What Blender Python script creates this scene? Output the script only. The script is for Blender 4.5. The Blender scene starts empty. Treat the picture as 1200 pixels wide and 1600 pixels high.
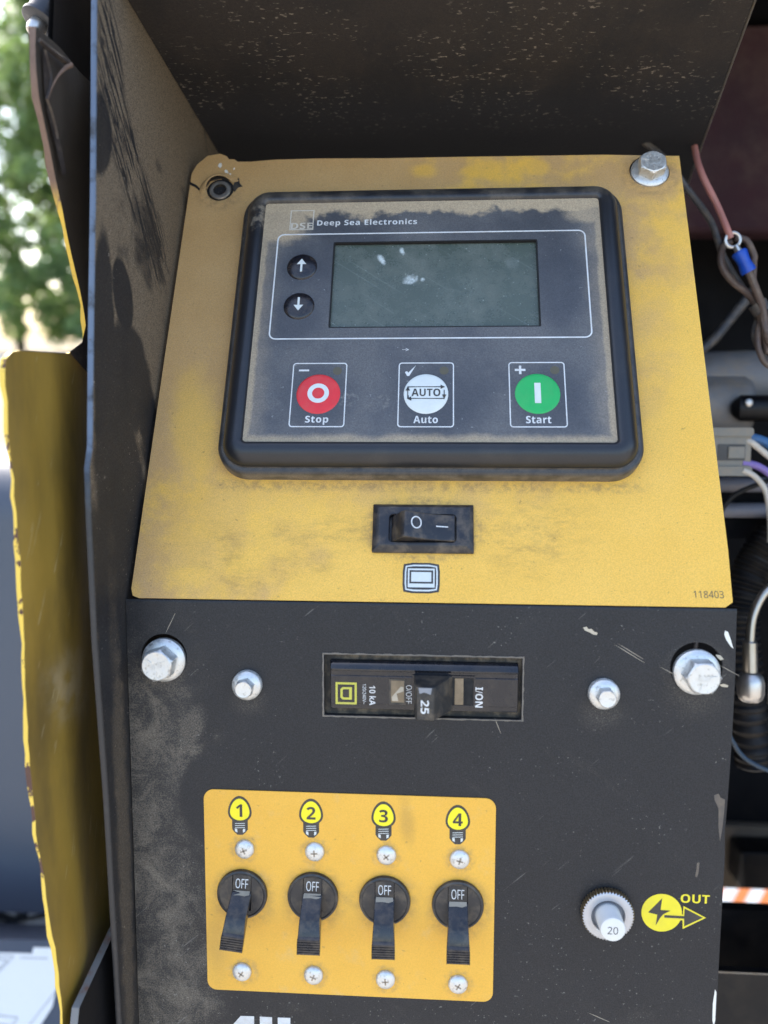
import bpy, math, random
from mathutils import Matrix, Vector, geometry
from math import sin, cos, pi, radians
random.seed(7)
scn = bpy.context.scene
COL = scn.collection

# ---------------------------------------------------------------- frames
# console frame in mm: x right, y up along the lower panel, z towards the operator
TILT = radians(7.6)
HEIGHT = 1.25
cT, sT = cos(TILT), sin(TILT)
CON = Matrix(((1, 0, 0, 0), (0, sT, -cT, 0), (0, cT, sT, HEIGHT), (0, 0, 0, 1)))
BEND = radians(25.1076)
UP = CON @ Matrix.Rotation(-BEND, 4, 'X')          # upper, leaning part of the panel

# ---------------------------------------------------------------- camera
cam_d = bpy.data.cameras.new('camera')
cam = bpy.data.objects.new('camera', cam_d); COL.objects.link(cam)
RC = Matrix(((0.9978882291836143, 0.002293325626068695, -0.0649139639396886),
             (-0.008430965671023666, 0.9954953049072216, -0.09443525149821966),
             (0.06440497554261157, 0.09478311329161326, 0.9934123819240954)))
cam_loc = CON @ Vector((.00300928, .05371005, .24549575))
cam.matrix_world = Matrix.Translation(cam_loc) @ (CON.to_3x3() @ RC.transposed()).to_4x4()
cam_d.sensor_width = 36; cam_d.lens = 27.0
cam_d.clip_start = 0.01; cam_d.clip_end = 1000
cam_d.dof.use_dof = True; cam_d.dof.focus_distance = 0.275; cam_d.dof.aperture_fstop = 7.5
scn.camera = cam

# ---------------------------------------------------------------- light
SUN_EL, SUN_AZ = radians(52), radians(-38)          # azimuth from +Y towards +X
world = bpy.data.worlds.new('World'); scn.world = world; world.use_nodes = True
wn = world.node_tree
sky = wn.nodes.new('ShaderNodeTexSky'); sky.sky_type = 'NISHITA'; sky.sun_disc = False
sky.sun_elevation = SUN_EL; sky.sun_rotation = SUN_AZ; sky.dust_density = 2.6; sky.air_density = 1.0; sky.ozone_density = .8
bg = wn.nodes['Background']; bg.inputs[1].default_value = 0.15
wn.links.new(sky.outputs[0], bg.inputs[0])
sun_d = bpy.data.lights.new('sun', 'SUN'); sun_d.energy = 2.0; sun_d.angle = radians(0.55); sun_d.color = (1, .95, .87)
sun = bpy.data.objects.new('sun', sun_d); COL.objects.link(sun)
sd = Vector((sin(SUN_AZ) * cos(SUN_EL), cos(SUN_AZ) * cos(SUN_EL), sin(SUN_EL)))
sun.matrix_world = sd.to_track_quat('Z', 'Y').to_matrix().to_4x4()
vs = scn.view_settings
vs.view_transform = 'Standard'; vs.look = 'None'; vs.gamma = 1; vs.exposure = 2.12
scn.cycles.max_bounces = 8

# ---------------------------------------------------------------- materials
def lin(r, g, b):
    f = lambda c: c / 12.92 if c <= .04045 else ((c + .055) / 1.055) ** 2.4
    return (f(r / 255), f(g / 255), f(b / 255))
DUST = (0.30, 0.225, 0.14)

class Mat:
    def __init__(s, name):
        s.m = bpy.data.materials.new(name); s.m.use_nodes = True
        s.t = s.m.node_tree; s.t.nodes.clear()
        tc = s.n('ShaderNodeTexCoord')
        v = s.n('ShaderNodeVectorMath'); v.operation = 'SCALE'
        s.l(tc.outputs['Object'], v.inputs[0]); v.inputs['Scale'].default_value = 1000
        s.co = v.outputs[0]; s._xyz = None
    def n(s, t): return s.t.nodes.new(t)
    def l(s, a, b): s.t.links.new(a, b)
    def put(s, sock, v):
        if v is None: return
        if hasattr(v, 'is_linked'): s.l(v, sock)
        elif isinstance(v, tuple) and len(v) == 3 and sock.type == 'RGBA': sock.default_value = (*v, 1)
        else: sock.default_value = v
    def perobject(s):
        oi = s.n('ShaderNodeObjectInfo'); v = s.n('ShaderNodeVectorMath'); v.operation = 'SCALE'
        c = s.n('ShaderNodeCombineXYZ')
        for i in range(3): s.l(oi.outputs['Random'], c.inputs[i])
        s.l(c.outputs[0], v.inputs[0]); v.inputs['Scale'].default_value = 431.
        a = s.n('ShaderNodeVectorMath'); s.l(s.co, a.inputs[0]); s.l(v.outputs[0], a.inputs[1]); s.co = a.outputs[0]
        return s
    def xyz(s):
        if s._xyz is None:
            x = s.n('ShaderNodeSeparateXYZ'); s.l(s.co, x.inputs[0]); s._xyz = x.outputs
        return s._xyz
    def noise(s, scale, detail=4., rough=.6, dist=0., stretch=None, rot=0., off=(0, 0, 0)):
        n = s.n('ShaderNodeTexNoise'); vec = s.co
        if stretch or rot or any(off):
            mp = s.n('ShaderNodeMapping'); s.l(vec, mp.inputs[0])
            mp.inputs['Location'].default_value = off
            mp.inputs['Rotation'].default_value = rot if isinstance(rot, tuple) else (0, 0, rot)
            m2 = s.n('ShaderNodeMapping'); s.l(mp.outputs[0], m2.inputs[0])
            m2.inputs['Scale'].default_value = stretch or (1, 1, 1); vec = m2.outputs[0]
        s.l(vec, n.inputs['Vector']); n.inputs['Scale'].default_value = scale
        n.inputs['Detail'].default_value = detail; n.inputs['Roughness'].default_value = rough
        n.inputs['Distortion'].default_value = dist
        return n.outputs[0]
    def math(s, op, a, b=None, clamp=False):
        m = s.n('ShaderNodeMath'); m.operation = op; m.use_clamp = clamp
        s.put(m.inputs[0], a); s.put(m.inputs[1], b); return m.outputs[0]
    def add(s, a, b): return s.math('ADD', a, b)
    def mul(s, a, b): return s.math('MULTIPLY', a, b)
    def mx(s, a, b): return s.math('MAXIMUM', a, b)
    def ss(s, x, a, b, lo=0., hi=1.):
        m = s.n('ShaderNodeMapRange'); m.interpolation_type = 'SMOOTHSTEP'
        s.put(m.inputs[0], x)
        if a > b: a, b, lo, hi = b, a, hi, lo
        m.inputs[1].default_value = a; m.inputs[2].default_value = b
        m.inputs[3].default_value = lo; m.inputs[4].default_value = hi
        return m.outputs[0]
    def mix(s, f, a, b):
        m = s.n('ShaderNodeMix'); m.data_type = 'RGBA'
        s.put(m.inputs[0], f); s.put(m.inputs[6], a); s.put(m.inputs[7], b); return m.outputs[2]
    def ell(s, cx, cy, rx, ry, rot=0., soft=.35, warp=.25, wscale=.12, axes=(0, 1)):
        """1 inside a noisy ellipse, 0 outside"""
        x = s.add(s.xyz()[axes[0]], -cx); y = s.add(s.xyz()[axes[1]], -cy)
        c, d = cos(rot), sin(rot)
        u = s.add(s.mul(x, c / rx), s.mul(y, d / rx)); v = s.add(s.mul(x, -d / ry), s.mul(y, c / ry))
        r = s.math('SQRT', s.add(s.mul(u, u), s.mul(v, v)))
        if warp: r = s.add(r, s.mul(s.add(s.noise(wscale, 3.), -.5), warp * 2))
        return s.ss(r, 1 + soft, 1 - soft)
    def grain(s, c, amt=.25, scale=2.6):
        k = s.ss(s.noise(scale, 2., .6, off=(11, 7, 3)), .36, .64, 1 - amt, 1 + amt)
        m = s.n('ShaderNodeVectorMath'); m.operation = 'SCALE'; s.l(c, m.inputs[0]); s.l(k, m.inputs['Scale']); return m.outputs[0]
    def out(s, color, rough=.5, metal=0., bump=None, bstr=.3, bdist=.0003, spec=.5, coat=0., sheen=0., normal2=None):
        p = s.n('ShaderNodeBsdfPrincipled'); o = s.n('ShaderNodeOutputMaterial')
        s.put(p.inputs['Base Color'], color); s.put(p.inputs['Roughness'], rough); s.put(p.inputs['Metallic'], metal)
        s.put(p.inputs['Specular IOR Level'], spec)
        if coat: p.inputs['Coat Weight'].default_value = coat; p.inputs['Coat Roughness'].default_value = .12
        if bump is not None:
            b = s.n('ShaderNodeBump'); b.inputs['Strength'].default_value = bstr; b.inputs['Distance'].default_value = bdist
            s.l(bump, b.inputs['Height']); s.l(b.outputs[0], p.inputs['Normal'])
        s.l(p.outputs[0], o.inputs[0]); s.p = p
        return s.m

def simple(name, col, rough=.5, metal=0., var=.25, dust=.0, scale=.25, spec=.5, bstr=.15, coat=0.):
    m = Mat(name).perobject(); n = m.noise(scale, 5.)
    dark = tuple(c * (1 - var) for c in col); lite = tuple(min(1, c * (1 + var)) for c in col)
    c = m.mix(n, dark, lite); r = m.ss(n, .3, .7, rough * .85, min(1, rough * 1.15))
    if dust:
        k = m.mul(m.ss(m.noise(scale * .6, 6., .7, off=(9, 4, 2)), .42, .68), dust)
        c = m.mix(k, c, DUST); r = m.mx(r, m.mul(k, .9))
    return m.out(c, r, metal, bump=m.noise(2.2, 3.), bstr=bstr, bdist=.0001, spec=spec, coat=coat)

MT = {}
def build_materials():
    # --- yellow face of the upper panel: sun-faded yellow under tan dust
    m = Mat('yellow_face'); x, y, z = m.xyz()
    n1 = m.noise(.022, 5., .6); n2 = m.noise(.07, 6., .65, off=(3, 8, 0)); fine = m.noise(1.6, 3., .7)
    base = m.mix(m.noise(.03, 3.), (.76, .425, .050), (.83, .50, .098))
    g = m.add(m.ss(x, 20, -92, 0, .72), m.ss(y, 30, 172, 0, .74))
    g = m.add(g, m.mul(m.add(n1, -.5), 1.3)); g = m.add(g, m.mul(m.add(n2, -.5), 1.1))
    d = m.ss(g, .40, .86, .10, .97)
    right = m.mul(m.ss(x, 76, 96), .55); d = m.mul(d, m.math('SUBTRACT', 1., m.mul(right, m.ss(y, 190, 120))))
    clean = m.mx(m.ell(-57, 26, 32, 24, .35, .35, .3), m.mx(m.ell(22, 178, 8, 4.5, .2, .4, .4), m.ell(43, 178.5, 5, 4, 0, .4, .4)))
    clean = m.mx(clean, m.mx(m.ell(-82, 62, 8, 22, .2, .6, .5), m.ell(-2, 178, 5, 3.5, 0, .5, .4)))
    d = m.mul(d, m.math('SUBTRACT', 1., m.mul(clean, .62)))
    # dust packed round the controller housing
    ring = m.mul(m.ell(.5, 103, 88, 74, 0, .12, .06), m.ss(m.noise(.09, 4.), .35, .65, .25, .75))
    d = m.mx(d, m.mul(ring, .75))
    d = m.mul(d, m.ss(fine, .25, .6, .8, 1.))
    tan = m.mix(m.noise(.05, 4.), (.43, .25, .10), (.54, .35, .165))
    c = m.mix(d, base, tan)
    smudge = m.mx(m.ell(-42, 13, 13, 5.5, .3, .8, .6), m.mx(m.ell(-68, 18, 8, 9, -.2, .9, .6), m.ell(36, 24, 16, 12, .2, .9, .5)))
    smudge = m.mx(smudge, m.mx(m.ell(-60, 8, 9, 6, 0, .9, .7), m.ell(-25, 25, 30, 5, .05, .9, .7)))
    c = m.mix(m.mul(smudge, m.ss(m.noise(.22, 7., .75, stretch=(.6, 1.3, 1)), .40, .70, .03, .42)), c, (.16, .115, .05))
    hold = m.mul(m.ell(-.5, 26, 20.5, 11.5, 0, .10, .06), 1.)
    for cx, cy, r in ((86.7, 174, 11), (-84.5, 169, 9)): hold = m.mx(hold, m.ell(cx, cy, r, r, 0, .25, .2))
    lip = m.mul(m.ss(m.math('ABSOLUTE', m.add(y, -41.4)), 3.2, .6), m.ss(m.math('ABSOLUTE', x), 78, 66)); hold = m.mx(hold, lip)
    c = m.mix(m.mul(hold, m.ss(m.noise(.35, 6., .75), .40, .64, .05, .55)), c, (.23, .15, .075))
    grit = m.ss(m.noise(1.25, 3., .65, off=(3, 3, 9)), .66, .72); c = m.mix(m.mul(grit, .45), c, (.16, .10, .045))
    speck = m.ss(m.noise(.55, 2., .5, off=(5, 1, 7)), .70, .76)
    c = m.mix(m.mul(speck, .35), c, (.10, .07, .035))
    c = m.mix(m.ss(fine, .5, .78, 0., .14), c, (.62, .48, .28))
    c = m.mix(m.ss(m.noise(2.6, 2.), .58, .75, 0, .3), c, (.22, .14, .04))
    MT['face'] = m.out(m.grain(c, 0.1), m.ss(d, 0, 1, .42, .85), spec=.3, bump=m.add(m.noise(.9, 4., .7), m.mul(d, .6)), bstr=.25, bdist=.0002)

    # --- yellow switch plate, cleaner
    m = Mat('yellow_plate'); x, y, z = m.xyz()
    n = m.noise(.05, 5.); fine = m.noise(1.7, 3., .7)
    c = m.mix(n, (.70, .36, .033), (.76, .425, .056))
    c = m.mix(m.ss(m.noise(.12, 5., .65), .55, .78, 0, .35), c, (.58, .42, .2))
    k = m.mx(m.ell(-5, -73, 2.2, 7, .1, .8, .7), m.ell(-70, -120, 4, 10, 0, .9, .5))
    c = m.mix(m.mul(k, .35), c, (.25, .16, .05))
    c = m.mix(m.mul(m.ss(m.noise(.5, 2., .5), .7, .76), .32), c, (.12, .08, .04))
    for i, (gx, gy) in enumerate(((-61, -100.8), (-36.7, -100.8), (-12.3, -101.1), (12.2, -101.6))):
        rg = m.mul(m.ell(gx + .5, gy - 1, 11.2, 11.5, 0, .2, .3, .15), m.ss(m.noise(.3, 5., .7), .36, .62, .04, .34)); c = m.mix(rg, c, (.22, .145, .06))
        for oy in (15.9, -28.5):
            rs = m.mul(m.ell(gx + .5, gy + oy, 4.8, 4.8, 0, .25, .4, .4), m.ss(m.noise(.5, 4., .7), .38, .6, .05, .42)); c = m.mix(rs, c, (.26, .18, .09))
    c = m.mix(m.ss(fine, .5, .8, 0, .12), c, (.5, .33, .1))
    MT['plate'] = m.out(m.grain(c, 0.05), .42, bump=m.noise(1.1, 3.), bstr=.12, bdist=.0002)

    # --- black painted sheet of the lower panel
    m = Mat('black_panel'); x, y, z = m.xyz()
    base = m.mix(m.noise(.04, 4.), (.014, .0145, .0165), (.022, .0225, .025))
    fine = m.noise(1.5, 4., .75)
    left = m.mul(m.ss(x, -46, -97, 0, 1.05), m.ss(y, -8, -48, .42, 1.))
    low = m.ss(y, -105, -150, 0, .25)
    g = m.add(m.add(left, low), m.mul(m.add(m.noise(.045, 6., .65), -.5), 1.9))
    d = m.ss(g, .2, 1.05, .04, .95)
    d = m.mul(d, m.ss(m.noise(.085, 8., .72, dist=.8, off=(6, 2, 2)), .32, .68, .45, 1.15))
    wipe = m.ell(-52, -66, 30, 24, .1, .07, .16, .05)
    d = m.mul(d, m.math('SUBTRACT', 1., m.mul(wipe, .85)))
    under = m.ell(-86.4, -28, 9, 7, 0, .6, .3)
    for cx, cy, rx, ry in ((87.3, -28, 10, 7), (-58, -34, 6, 4.5), (58, -35, 7, 5)):
        under = m.mx(under, m.ell(cx, cy, rx, ry, 0, .7, .4))
    d = m.mx(d, m.mul(under, .42))
    halo = m.mx(m.ell(87.3, -20, 11.5, 10.5, 0, .12, .12), m.ell(-86.4, -20, 10, 9.5, 0, .2, .12))
    d = m.mx(d, m.mul(halo, .30))
    patch = m.ell(-78, -44, 4.5, 9, -.4, .5, .5)
    d = m.mx(d, m.mul(patch, .75))
    streak = m.mul(m.ss(m.noise(.05, 5., .7, stretch=(.35, 1.6, 1), rot=.7, off=(7, 3, 1)), .58, .8), .5)
    d = m.mx(d, streak)
    gr = m.ss(m.add(m.noise(1.9, 3., .8, off=(2, 8, 1)), m.mul(m.add(d, -.5), .28)), .42, .62)
    d = m.mul(d, m.add(m.mul(gr, .85), .15))
    c = m.mix(m.mul(d, .62), base, (.215, .18, .135))
    fleck = m.mul(m.ss(m.noise(.95, 2., .5, off=(4, 4, 4)), .68, .72), m.ss(m.add(m.noise(.05, 2.), m.ss(y, -60, -150, 0, .2)), .5, .66, .12, 1.))
    c = m.mix(m.mul(fleck, .28), c, (.36, .34, .30))
    sc = m.mul(m.ss(m.noise(.5, 2., .5, stretch=(.09, 1.6, 1), rot=-.75), .69, .71), m.ss(m.noise(.03, 2., off=(1, 9, 0)), .5, .6))
    c = m.mix(m.mul(sc, .22), c, (.3, .28, .25))
    MT['black'] = m.out(m.grain(c, 0.28), m.ss(d, 0, 1, .42, .9), spec=.28, bump=m.add(m.noise(1.3, 3.), m.mul(d, .4)), bstr=.22, bdist=.0002)

    # --- dusty black side wall, wiped and scratched (plane x = const: use z and y)
    m = Mat('dusty_wall'); x, y, z = m.xyz()
    fine = m.noise(1.3, 4., .75)
    base = m.mix(m.noise(.05, 4.), (.018, .018, .02), (.03, .029, .029))
    d = m.ss(m.add(m.noise(.03, 5., .6), m.ss(y, -10, 120, -.14, .15)), .40, .60, .14, 1.)
    A = (2, 1)
    wipes = m.ell(-6, 100, 8, 12, -.25, .10, .30, .05, A)
    for cx, cy, rx, ry, ro in ((-9, 74, 18, 19, -.45), (10, 76, 8, 42, .05), (8, 146, 8, 13, .2), (0, 38, 19, 26, -.2), (12, 8, 9, 40, .05), (-24, 62, 9, 15, -.4)):
        wipes = m.mx(wipes, m.mul(m.ell(cx, cy, rx, ry, ro, .12, .30, .05, A), .88))
    d = m.mul(d, m.math('SUBTRACT', 1., m.mul(wipes, .9)))
    # low band of dust near the floor of the wall
    band = m.mul(m.ell(7, -90, 5.5, 90, -.02, .45, .7, .12, A), .6); d = m.mx(d, band)
    # finger and branch scratches through the dust, running down and back along the wall
    scr = m.ss(m.noise(.55, 2., .5, dist=.5, stretch=(1, .10, 1.), rot=(-.72, 0, 0)), .55, .59)
    scr = m.mx(scr, m.ss(m.noise(.95, 2., .5, dist=.6, stretch=(1, .10, 1.), rot=(-.60, 0, 0), off=(5, 2, 8)), .57, .61))
    zone = m.mx(m.ell(-17, 143, 38, 11, .82, .3, .5, .06, A), m.mx(m.ell(-36, 124, 17, 11, .9, .3, .5, .08, A), m.mul(m.ell(-2, 176, 20, 8, 1.3, .4, .5, .08, A), .85)))
    d = m.mul(d, m.math('SUBTRACT', 1., m.mul(m.mul(scr, zone), .95)))
    smear = m.ell(-34, 127, 15, 6, 1.0, .3, .6, .12, A)
    d = m.mul(d, m.math('SUBTRACT', 1., m.mul(smear, .6)))
    gr = m.ss(m.add(m.noise(1.9, 3., .8, off=(2, 8, 1)), m.mul(m.add(d, -.5), .32)), .38, .62)
    d = m.mul(d, m.add(m.mul(gr, .72), .28))
    c = m.mix(m.mul(d, .9), base, (.185, .142, .095))
    fl = m.mul(m.ss(m.noise(1., 2., .5), .69, .73), m.ss(m.noise(.06, 2.), .45, .6))
    c = m.mix(m.mul(fl, .6), c, (.4, .35, .28))
    MT['wall'] = m.out(m.grain(c, 0.3), m.ss(d, 0, 1, .55, .95), spec=.15, bump=m.add(m.noise(1.2, 3.), m.mul(d, .5)), bstr=.25, bdist=.0002)
    # bare worn edge of that wall
    m = Mat('worn_edge'); x, y, z = m.xyz()
    w = m.ss(m.noise(.12, 5.), .30, .5)
    c = m.mix(m.mul(w, m.ss(m.add(y, m.mul(m.noise(.1, 3.), 40.)), 55, 75, .1, 1.)), (.035, .034, .034), (.15, .17, .20))
    c = m.mix(m.ss(m.noise(.35, 4., off=(2, 2, 2)), .68, .74), c, (.10, .07, .05))
    MT['edge'] = m.out(c, .38, m.ss(w, 0, 1, .2, .7))

    # --- hood underside: speckled dust; its fade to black with depth paints in shade
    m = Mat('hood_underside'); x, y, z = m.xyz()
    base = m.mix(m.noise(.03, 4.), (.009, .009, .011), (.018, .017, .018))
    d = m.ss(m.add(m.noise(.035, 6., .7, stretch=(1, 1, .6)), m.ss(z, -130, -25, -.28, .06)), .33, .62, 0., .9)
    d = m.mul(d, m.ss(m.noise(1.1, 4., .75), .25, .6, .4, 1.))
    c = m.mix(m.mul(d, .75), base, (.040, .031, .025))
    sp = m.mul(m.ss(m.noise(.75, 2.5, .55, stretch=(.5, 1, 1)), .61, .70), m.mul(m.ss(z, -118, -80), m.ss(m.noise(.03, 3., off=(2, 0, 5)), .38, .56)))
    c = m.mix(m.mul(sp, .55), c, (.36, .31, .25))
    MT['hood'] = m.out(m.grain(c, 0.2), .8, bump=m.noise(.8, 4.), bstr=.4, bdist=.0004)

    # --- yellow sheet inside, dirty
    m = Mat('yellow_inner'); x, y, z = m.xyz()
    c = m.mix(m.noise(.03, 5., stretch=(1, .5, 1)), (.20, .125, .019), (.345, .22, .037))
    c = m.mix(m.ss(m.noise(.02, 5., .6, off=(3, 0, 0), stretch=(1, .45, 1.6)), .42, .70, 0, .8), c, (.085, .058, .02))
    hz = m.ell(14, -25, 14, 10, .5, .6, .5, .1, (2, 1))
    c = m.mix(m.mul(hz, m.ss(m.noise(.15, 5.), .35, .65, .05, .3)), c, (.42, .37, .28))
    sc = m.ss(m.noise(.5, 2., .5, stretch=(1, .1, 1.4), rot=(.4, 0, 0)), .69, .71)
    c = m.mix(m.mul(sc, .35), c, (.5, .42, .25))
    MT['sheet'] = m.out(c, .5, bump=m.noise(.5, 4.), bstr=.2, bdist=.0003)
    m = Mat('yellow_edge'); n = m.noise(.055, 6., .72, stretch=(1, .7, 1)); k = m.ss(n, .55, .57)
    c = m.mix(k, (.78, .52, .07), (.105, .052, .035))
    MT['sheet_edge'] = m.out(c, m.ss(k, 0, 1, .45, .85), bump=m.noise(.8, 4.), bstr=.4, bdist=.0005)
    m = Mat('rust_edge'); x, y, z = m.xyz(); n = m.noise(.2, 5., .65)
    c = m.mix(n, (.10, .062, .042), (.22, .14, .10))
    c = m.mix(m.mul(m.ss(y, 132, 122), m.ss(m.noise(.12, 4.), .36, .44)), c, (.66, .42, .06))
    MT['rust_edge'] = m.out(c, .85, bump=m.noise(.9, 4.), bstr=.5, bdist=.0005)
    MT['dark_rust'] = simple('dark_rust', (.022, .015, .012), .8, var=.4, dust=.15, scale=.2)
    m = Mat('soot_inner'); x, y, z = m.xyz()
    c = m.mix(m.noise(.05, 5.), (.022, .018, .015), (.055, .042, .03))
    MT['soot'] = m.out(c, .6, bump=m.noise(.6, 4.), bstr=.3, bdist=.0003)

    # --- controller plastics
    m = Mat('bezel_plastic'); x, y, z = m.xyz()
    fine = m.noise(1.4, 4., .7)
    d = m.ss(m.add(m.noise(.06, 5.), m.ss(y, 145, 165, 0, .16)),   .5, .8, .02, .5)
    d = m.mul(d, m.ss(y, 135, 160, .12, 1.)); d = m.mx(d, m.mul(m.ss(z, 6.2, 3., 0, .8), m.ss(m.noise(.2, 4.), .3, .6, .3, 1.)))
    groove = m.mul(m.ss(m.math('ABSOLUTE', m.add(z, -5.8)), .5, .1), m.ss(m.noise(.2, 4.), .3, .6, .3, .9))
    d = m.mx(d, groove)
    worn = m.mul(m.ell(-66, 146, 8, 7, .4, .4, .4), m.ss(m.noise(.25, 4.), .45, .6)); d = m.mx(d, m.mul(worn, .8))
    d = m.mul(d, m.ss(fine, .25, .62, .5, 1.))
    c = m.mix(m.mul(d, .85), (.012, .013, .016), (.26, .215, .155))
    MT['bezel'] = m.out(m.grain(c, 0.15), m.ss(d, 0, 1, .36, .9), bump=m.noise(1.1, 3.), bstr=.1, bdist=.0002)

    m = Mat('faceplate_dusty'); x, y, z = m.xyz()
    fine = m.noise(1.5, 4., .75)
    base = m.mix(m.noise(.05, 4.), (.032, .035, .042), (.05, .053, .06))
    rx = m.math('ABSOLUTE', m.add(x, -.65)); ry = m.add(y, -103.7)
    warp = m.mul(m.add(m.noise(.10, 4., .6), -.5), 15.)
    edge = m.mx(m.ss(m.add(rx, m.mul(warp, .16)), 59.6, 61.6), m.mul(m.ss(m.add(rx, m.mul(warp, .6)), 54, 62), .35))
    top = m.ss(m.add(ry, warp), 43.5, 46.3)
    cornr = m.mx(m.ell(-58, 148, 13, 13, 0, .25, .5, .1), m.mul(m.ell(60, 150, 9, 7, 0, .3, .5, .1), .8))
    bot = m.ss(m.add(ry, m.mul(warp, .25)), -46.5, -49.8, 0, .8)
    pack = m.mx(m.mx(m.mul(edge, .75), top), m.mx(m.mul(cornr, .9), bot))
    film = m.ss(m.add(m.noise(.035, 5., .6), m.ss(y, 70, 130, .10, 0)), .35, .7, .12, .55)
    clean = m.ell(-37, 71, 13, 13, 0, .45, .3)
    for cx, cy, a, b in ((6, 70, 17, 12.5), (42, 71, 14, 13), (-48, 102, 10, 10), (-46.4, 124, 9, 8), (47, 117, 8, 22)):
        clean = m.mx(clean, m.ell(cx, cy, a, b, 0, .5, .3))
    film = m.mul(film, m.math('SUBTRACT', 1., m.mul(clean, .75)))
    spots = m.mul(m.mx(m.ell(-26.5, 70, 4, 3, 0, .5, .9, .4), m.ell(-16, 68.5, 5.5, 3, .2, .6, .9, .4)), m.ss(m.noise(.5, 4.), .42, .6, 0, .8))
    film = m.mx(film, m.mx(spots, m.mul(m.ell(-54, 68, 4, 4, 0, .6, .8, .3), .5)))
    film = m.mul(film, m.ss(fine, .25, .62, .55, 1.))
    c = m.mix(m.mul(film, .62), base, (.25, .24, .225))
    c = m.mix(m.mul(pack, m.ss(fine, .2, .6, .65, .95)), c, (.43, .335, .215))
    fl = m.ss(m.noise(.9, 2., .5, off=(1, 5, 3)), .73, .77); c = m.mix(m.mul(fl, .4), c, (.4, .4, .38))
    MT['faceplate'] = m.out(m.grain(c, 0.16), m.ss(m.mx(film, pack), 0, 1, .42, .85), bump=m.noise(1.3, 3.), bstr=.12, bdist=.0002)

    m = Mat('lcd_screen'); x, y, z = m.xyz()
    c = m.mix(m.noise(.03, 3.), (.044, .062, .049), (.072, .093, .072))
    f = m.mul(m.ss(m.noise(.08, 6., .7), .4, .75, .05, .4), m.ss(m.noise(1.4, 3., .7), .3, .6, .4, 1.))
    c = m.mix(f, c, (.24, .25, .22))
    s1 = m.ell(-17, 128.5, 1.0, 2.2, .5, .4, .5, .5)
    for cx, cy, a, b in ((-9.5, 132.2, .7, 1.5), (-6.2, 119.5, 2.2, 1.6), (-1.8, 119.6, .8, .7), (31, 126, 2.2, 2.2)):
        s1 = m.mx(s1, m.mul(m.ell(cx, cy, a, b, .3, .6, .8, .6), .10 if cx > 20 else 1.))
    c = m.mix(m.mul(s1, m.ss(m.noise(.9, 4., .7), .3, .6, .25, .8)), c, (.62, .68, .66))
    fl = m.ss(m.noise(1.2, 2., .5, off=(1, 5, 3)), .70, .74); c = m.mix(m.mul(fl, .5), c, (.5, .55, .5))
    hair = m.ss(m.noise(.35, 2., .5, stretch=(.05, 2.2, 1), rot=.62), .66, .68); c = m.mix(m.mul(hair, .10), c, (.4, .45, .4))
    thumb = m.mul(m.ell(12, 113, 9, 7, .6, .5, .5), m.ss(m.noise(.35, 3., .6, dist=1.5), .4, .6)); c = m.mix(m.mul(thumb, .06), c, (.35, .4, .36))
    MT['lcd'] = m.out(m.grain(c, 0.1), m.ss(f, 0, .4, .25, .55), spec=.5)

    MT['print_white'] = simple('print_white', (.62, .63, .62), .6, var=.18, dust=.25, scale=.3)
    MT['print_dim'] = simple('print_dim', (.52, .48, .40), .7, var=.2, dust=.4, scale=.3)
    MT['print_black'] = simple('print_black', (.03, .028, .026), .5, var=.2, dust=.12, scale=.3)
    MT['print_grey'] = simple('print_grey', (.09, .08, .05), .6, var=.2)
    MT['red'] = simple('red_button', (.62, .022, .028), .4, var=.12, dust=.10, scale=.3)
    MT['green'] = simple('green_button', (.012, .36, .085), .4, var=.10, dust=.06, scale=.3)
    MT['offwhite'] = simple('white_button', (.60, .63, .60), .45, var=.06, dust=.08, scale=.3)
    MT['bulb_yellow'] = simple('bulb_yellow', (.82, .70, .012), .45, var=.05)
    MT['out_yellow'] = simple('out_yellow', (.74, .62, .02), .5, var=.10, dust=.12)
    MT['dome'] = simple('dome_black', (.010, .010, .014), .22, var=.2, dust=.10, scale=.3)
    MT['switch_plastic'] = simple('switch_plastic', (.014, .015, .018), .36, var=.25, dust=.22, scale=.22)
    MT['lever_plastic'] = simple('lever_plastic', (.012, .013, .017), .2, var=.25, dust=.16, scale=.5, bstr=.12)
    MT['rocker_plastic'] = simple('rocker_plastic', (.012, .0125, .016), .38, var=.2, dust=.25, scale=.3)
    MT['breaker_plastic'] = simple('breaker_plastic', (.011, .012, .016), .14, var=.2, dust=.05, scale=.22, bstr=.05)
    MT['handle_plastic'] = simple('handle_plastic', (.018, .018, .018), .5, var=.2, dust=.22, scale=.3)
    MT['void'] = simple('dark_cavity', (.006, .006, .006), .8)
    MT['window_brown'] = simple('dirty_window', (.20, .145, .085), .35, var=.5, dust=.3, scale=.35)
    MT['logo_yellow'] = simple('logo_yellow', (.50, .47, .06), .5, var=.15, dust=.2)
    MT['dust_line'] = simple('pale_dust', (.30, .26, .20), .95, var=.3, scale=.5)
    MT['dustcord'] = simple('caked_dust', (.16, .14, .115), .95, var=.5, scale=.5, bstr=.6)
    m = Mat('zinc').perobject(); n = m.noise(.5, 5., .65); k = m.ss(m.noise(1.6, 4., .7, off=(3, 3, 3)), .44, .66)
    c = m.mix(n, (.50, .50, .475), (.74, .74, .71)); c = m.mix(m.mul(k, .6), c, (.60, .60, .58))
    c = m.mix(m.ss(m.noise(.7, 3., off=(8, 1, 1)), .56, .70, 0, .5), c, (.20, .175, .135))
    MT['zinc'] = m.out(c, m.ss(n, .3, .7, .30, .52), m.ss(k, 0, 1, .75, .25), bump=m.noise(1.6, 4.), bstr=.3, bdist=.0002)
    MT['ledge'] = simple('dirty_ledge', (.035, .031, .026), .9, var=.5, dust=.5, scale=.3)
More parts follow.
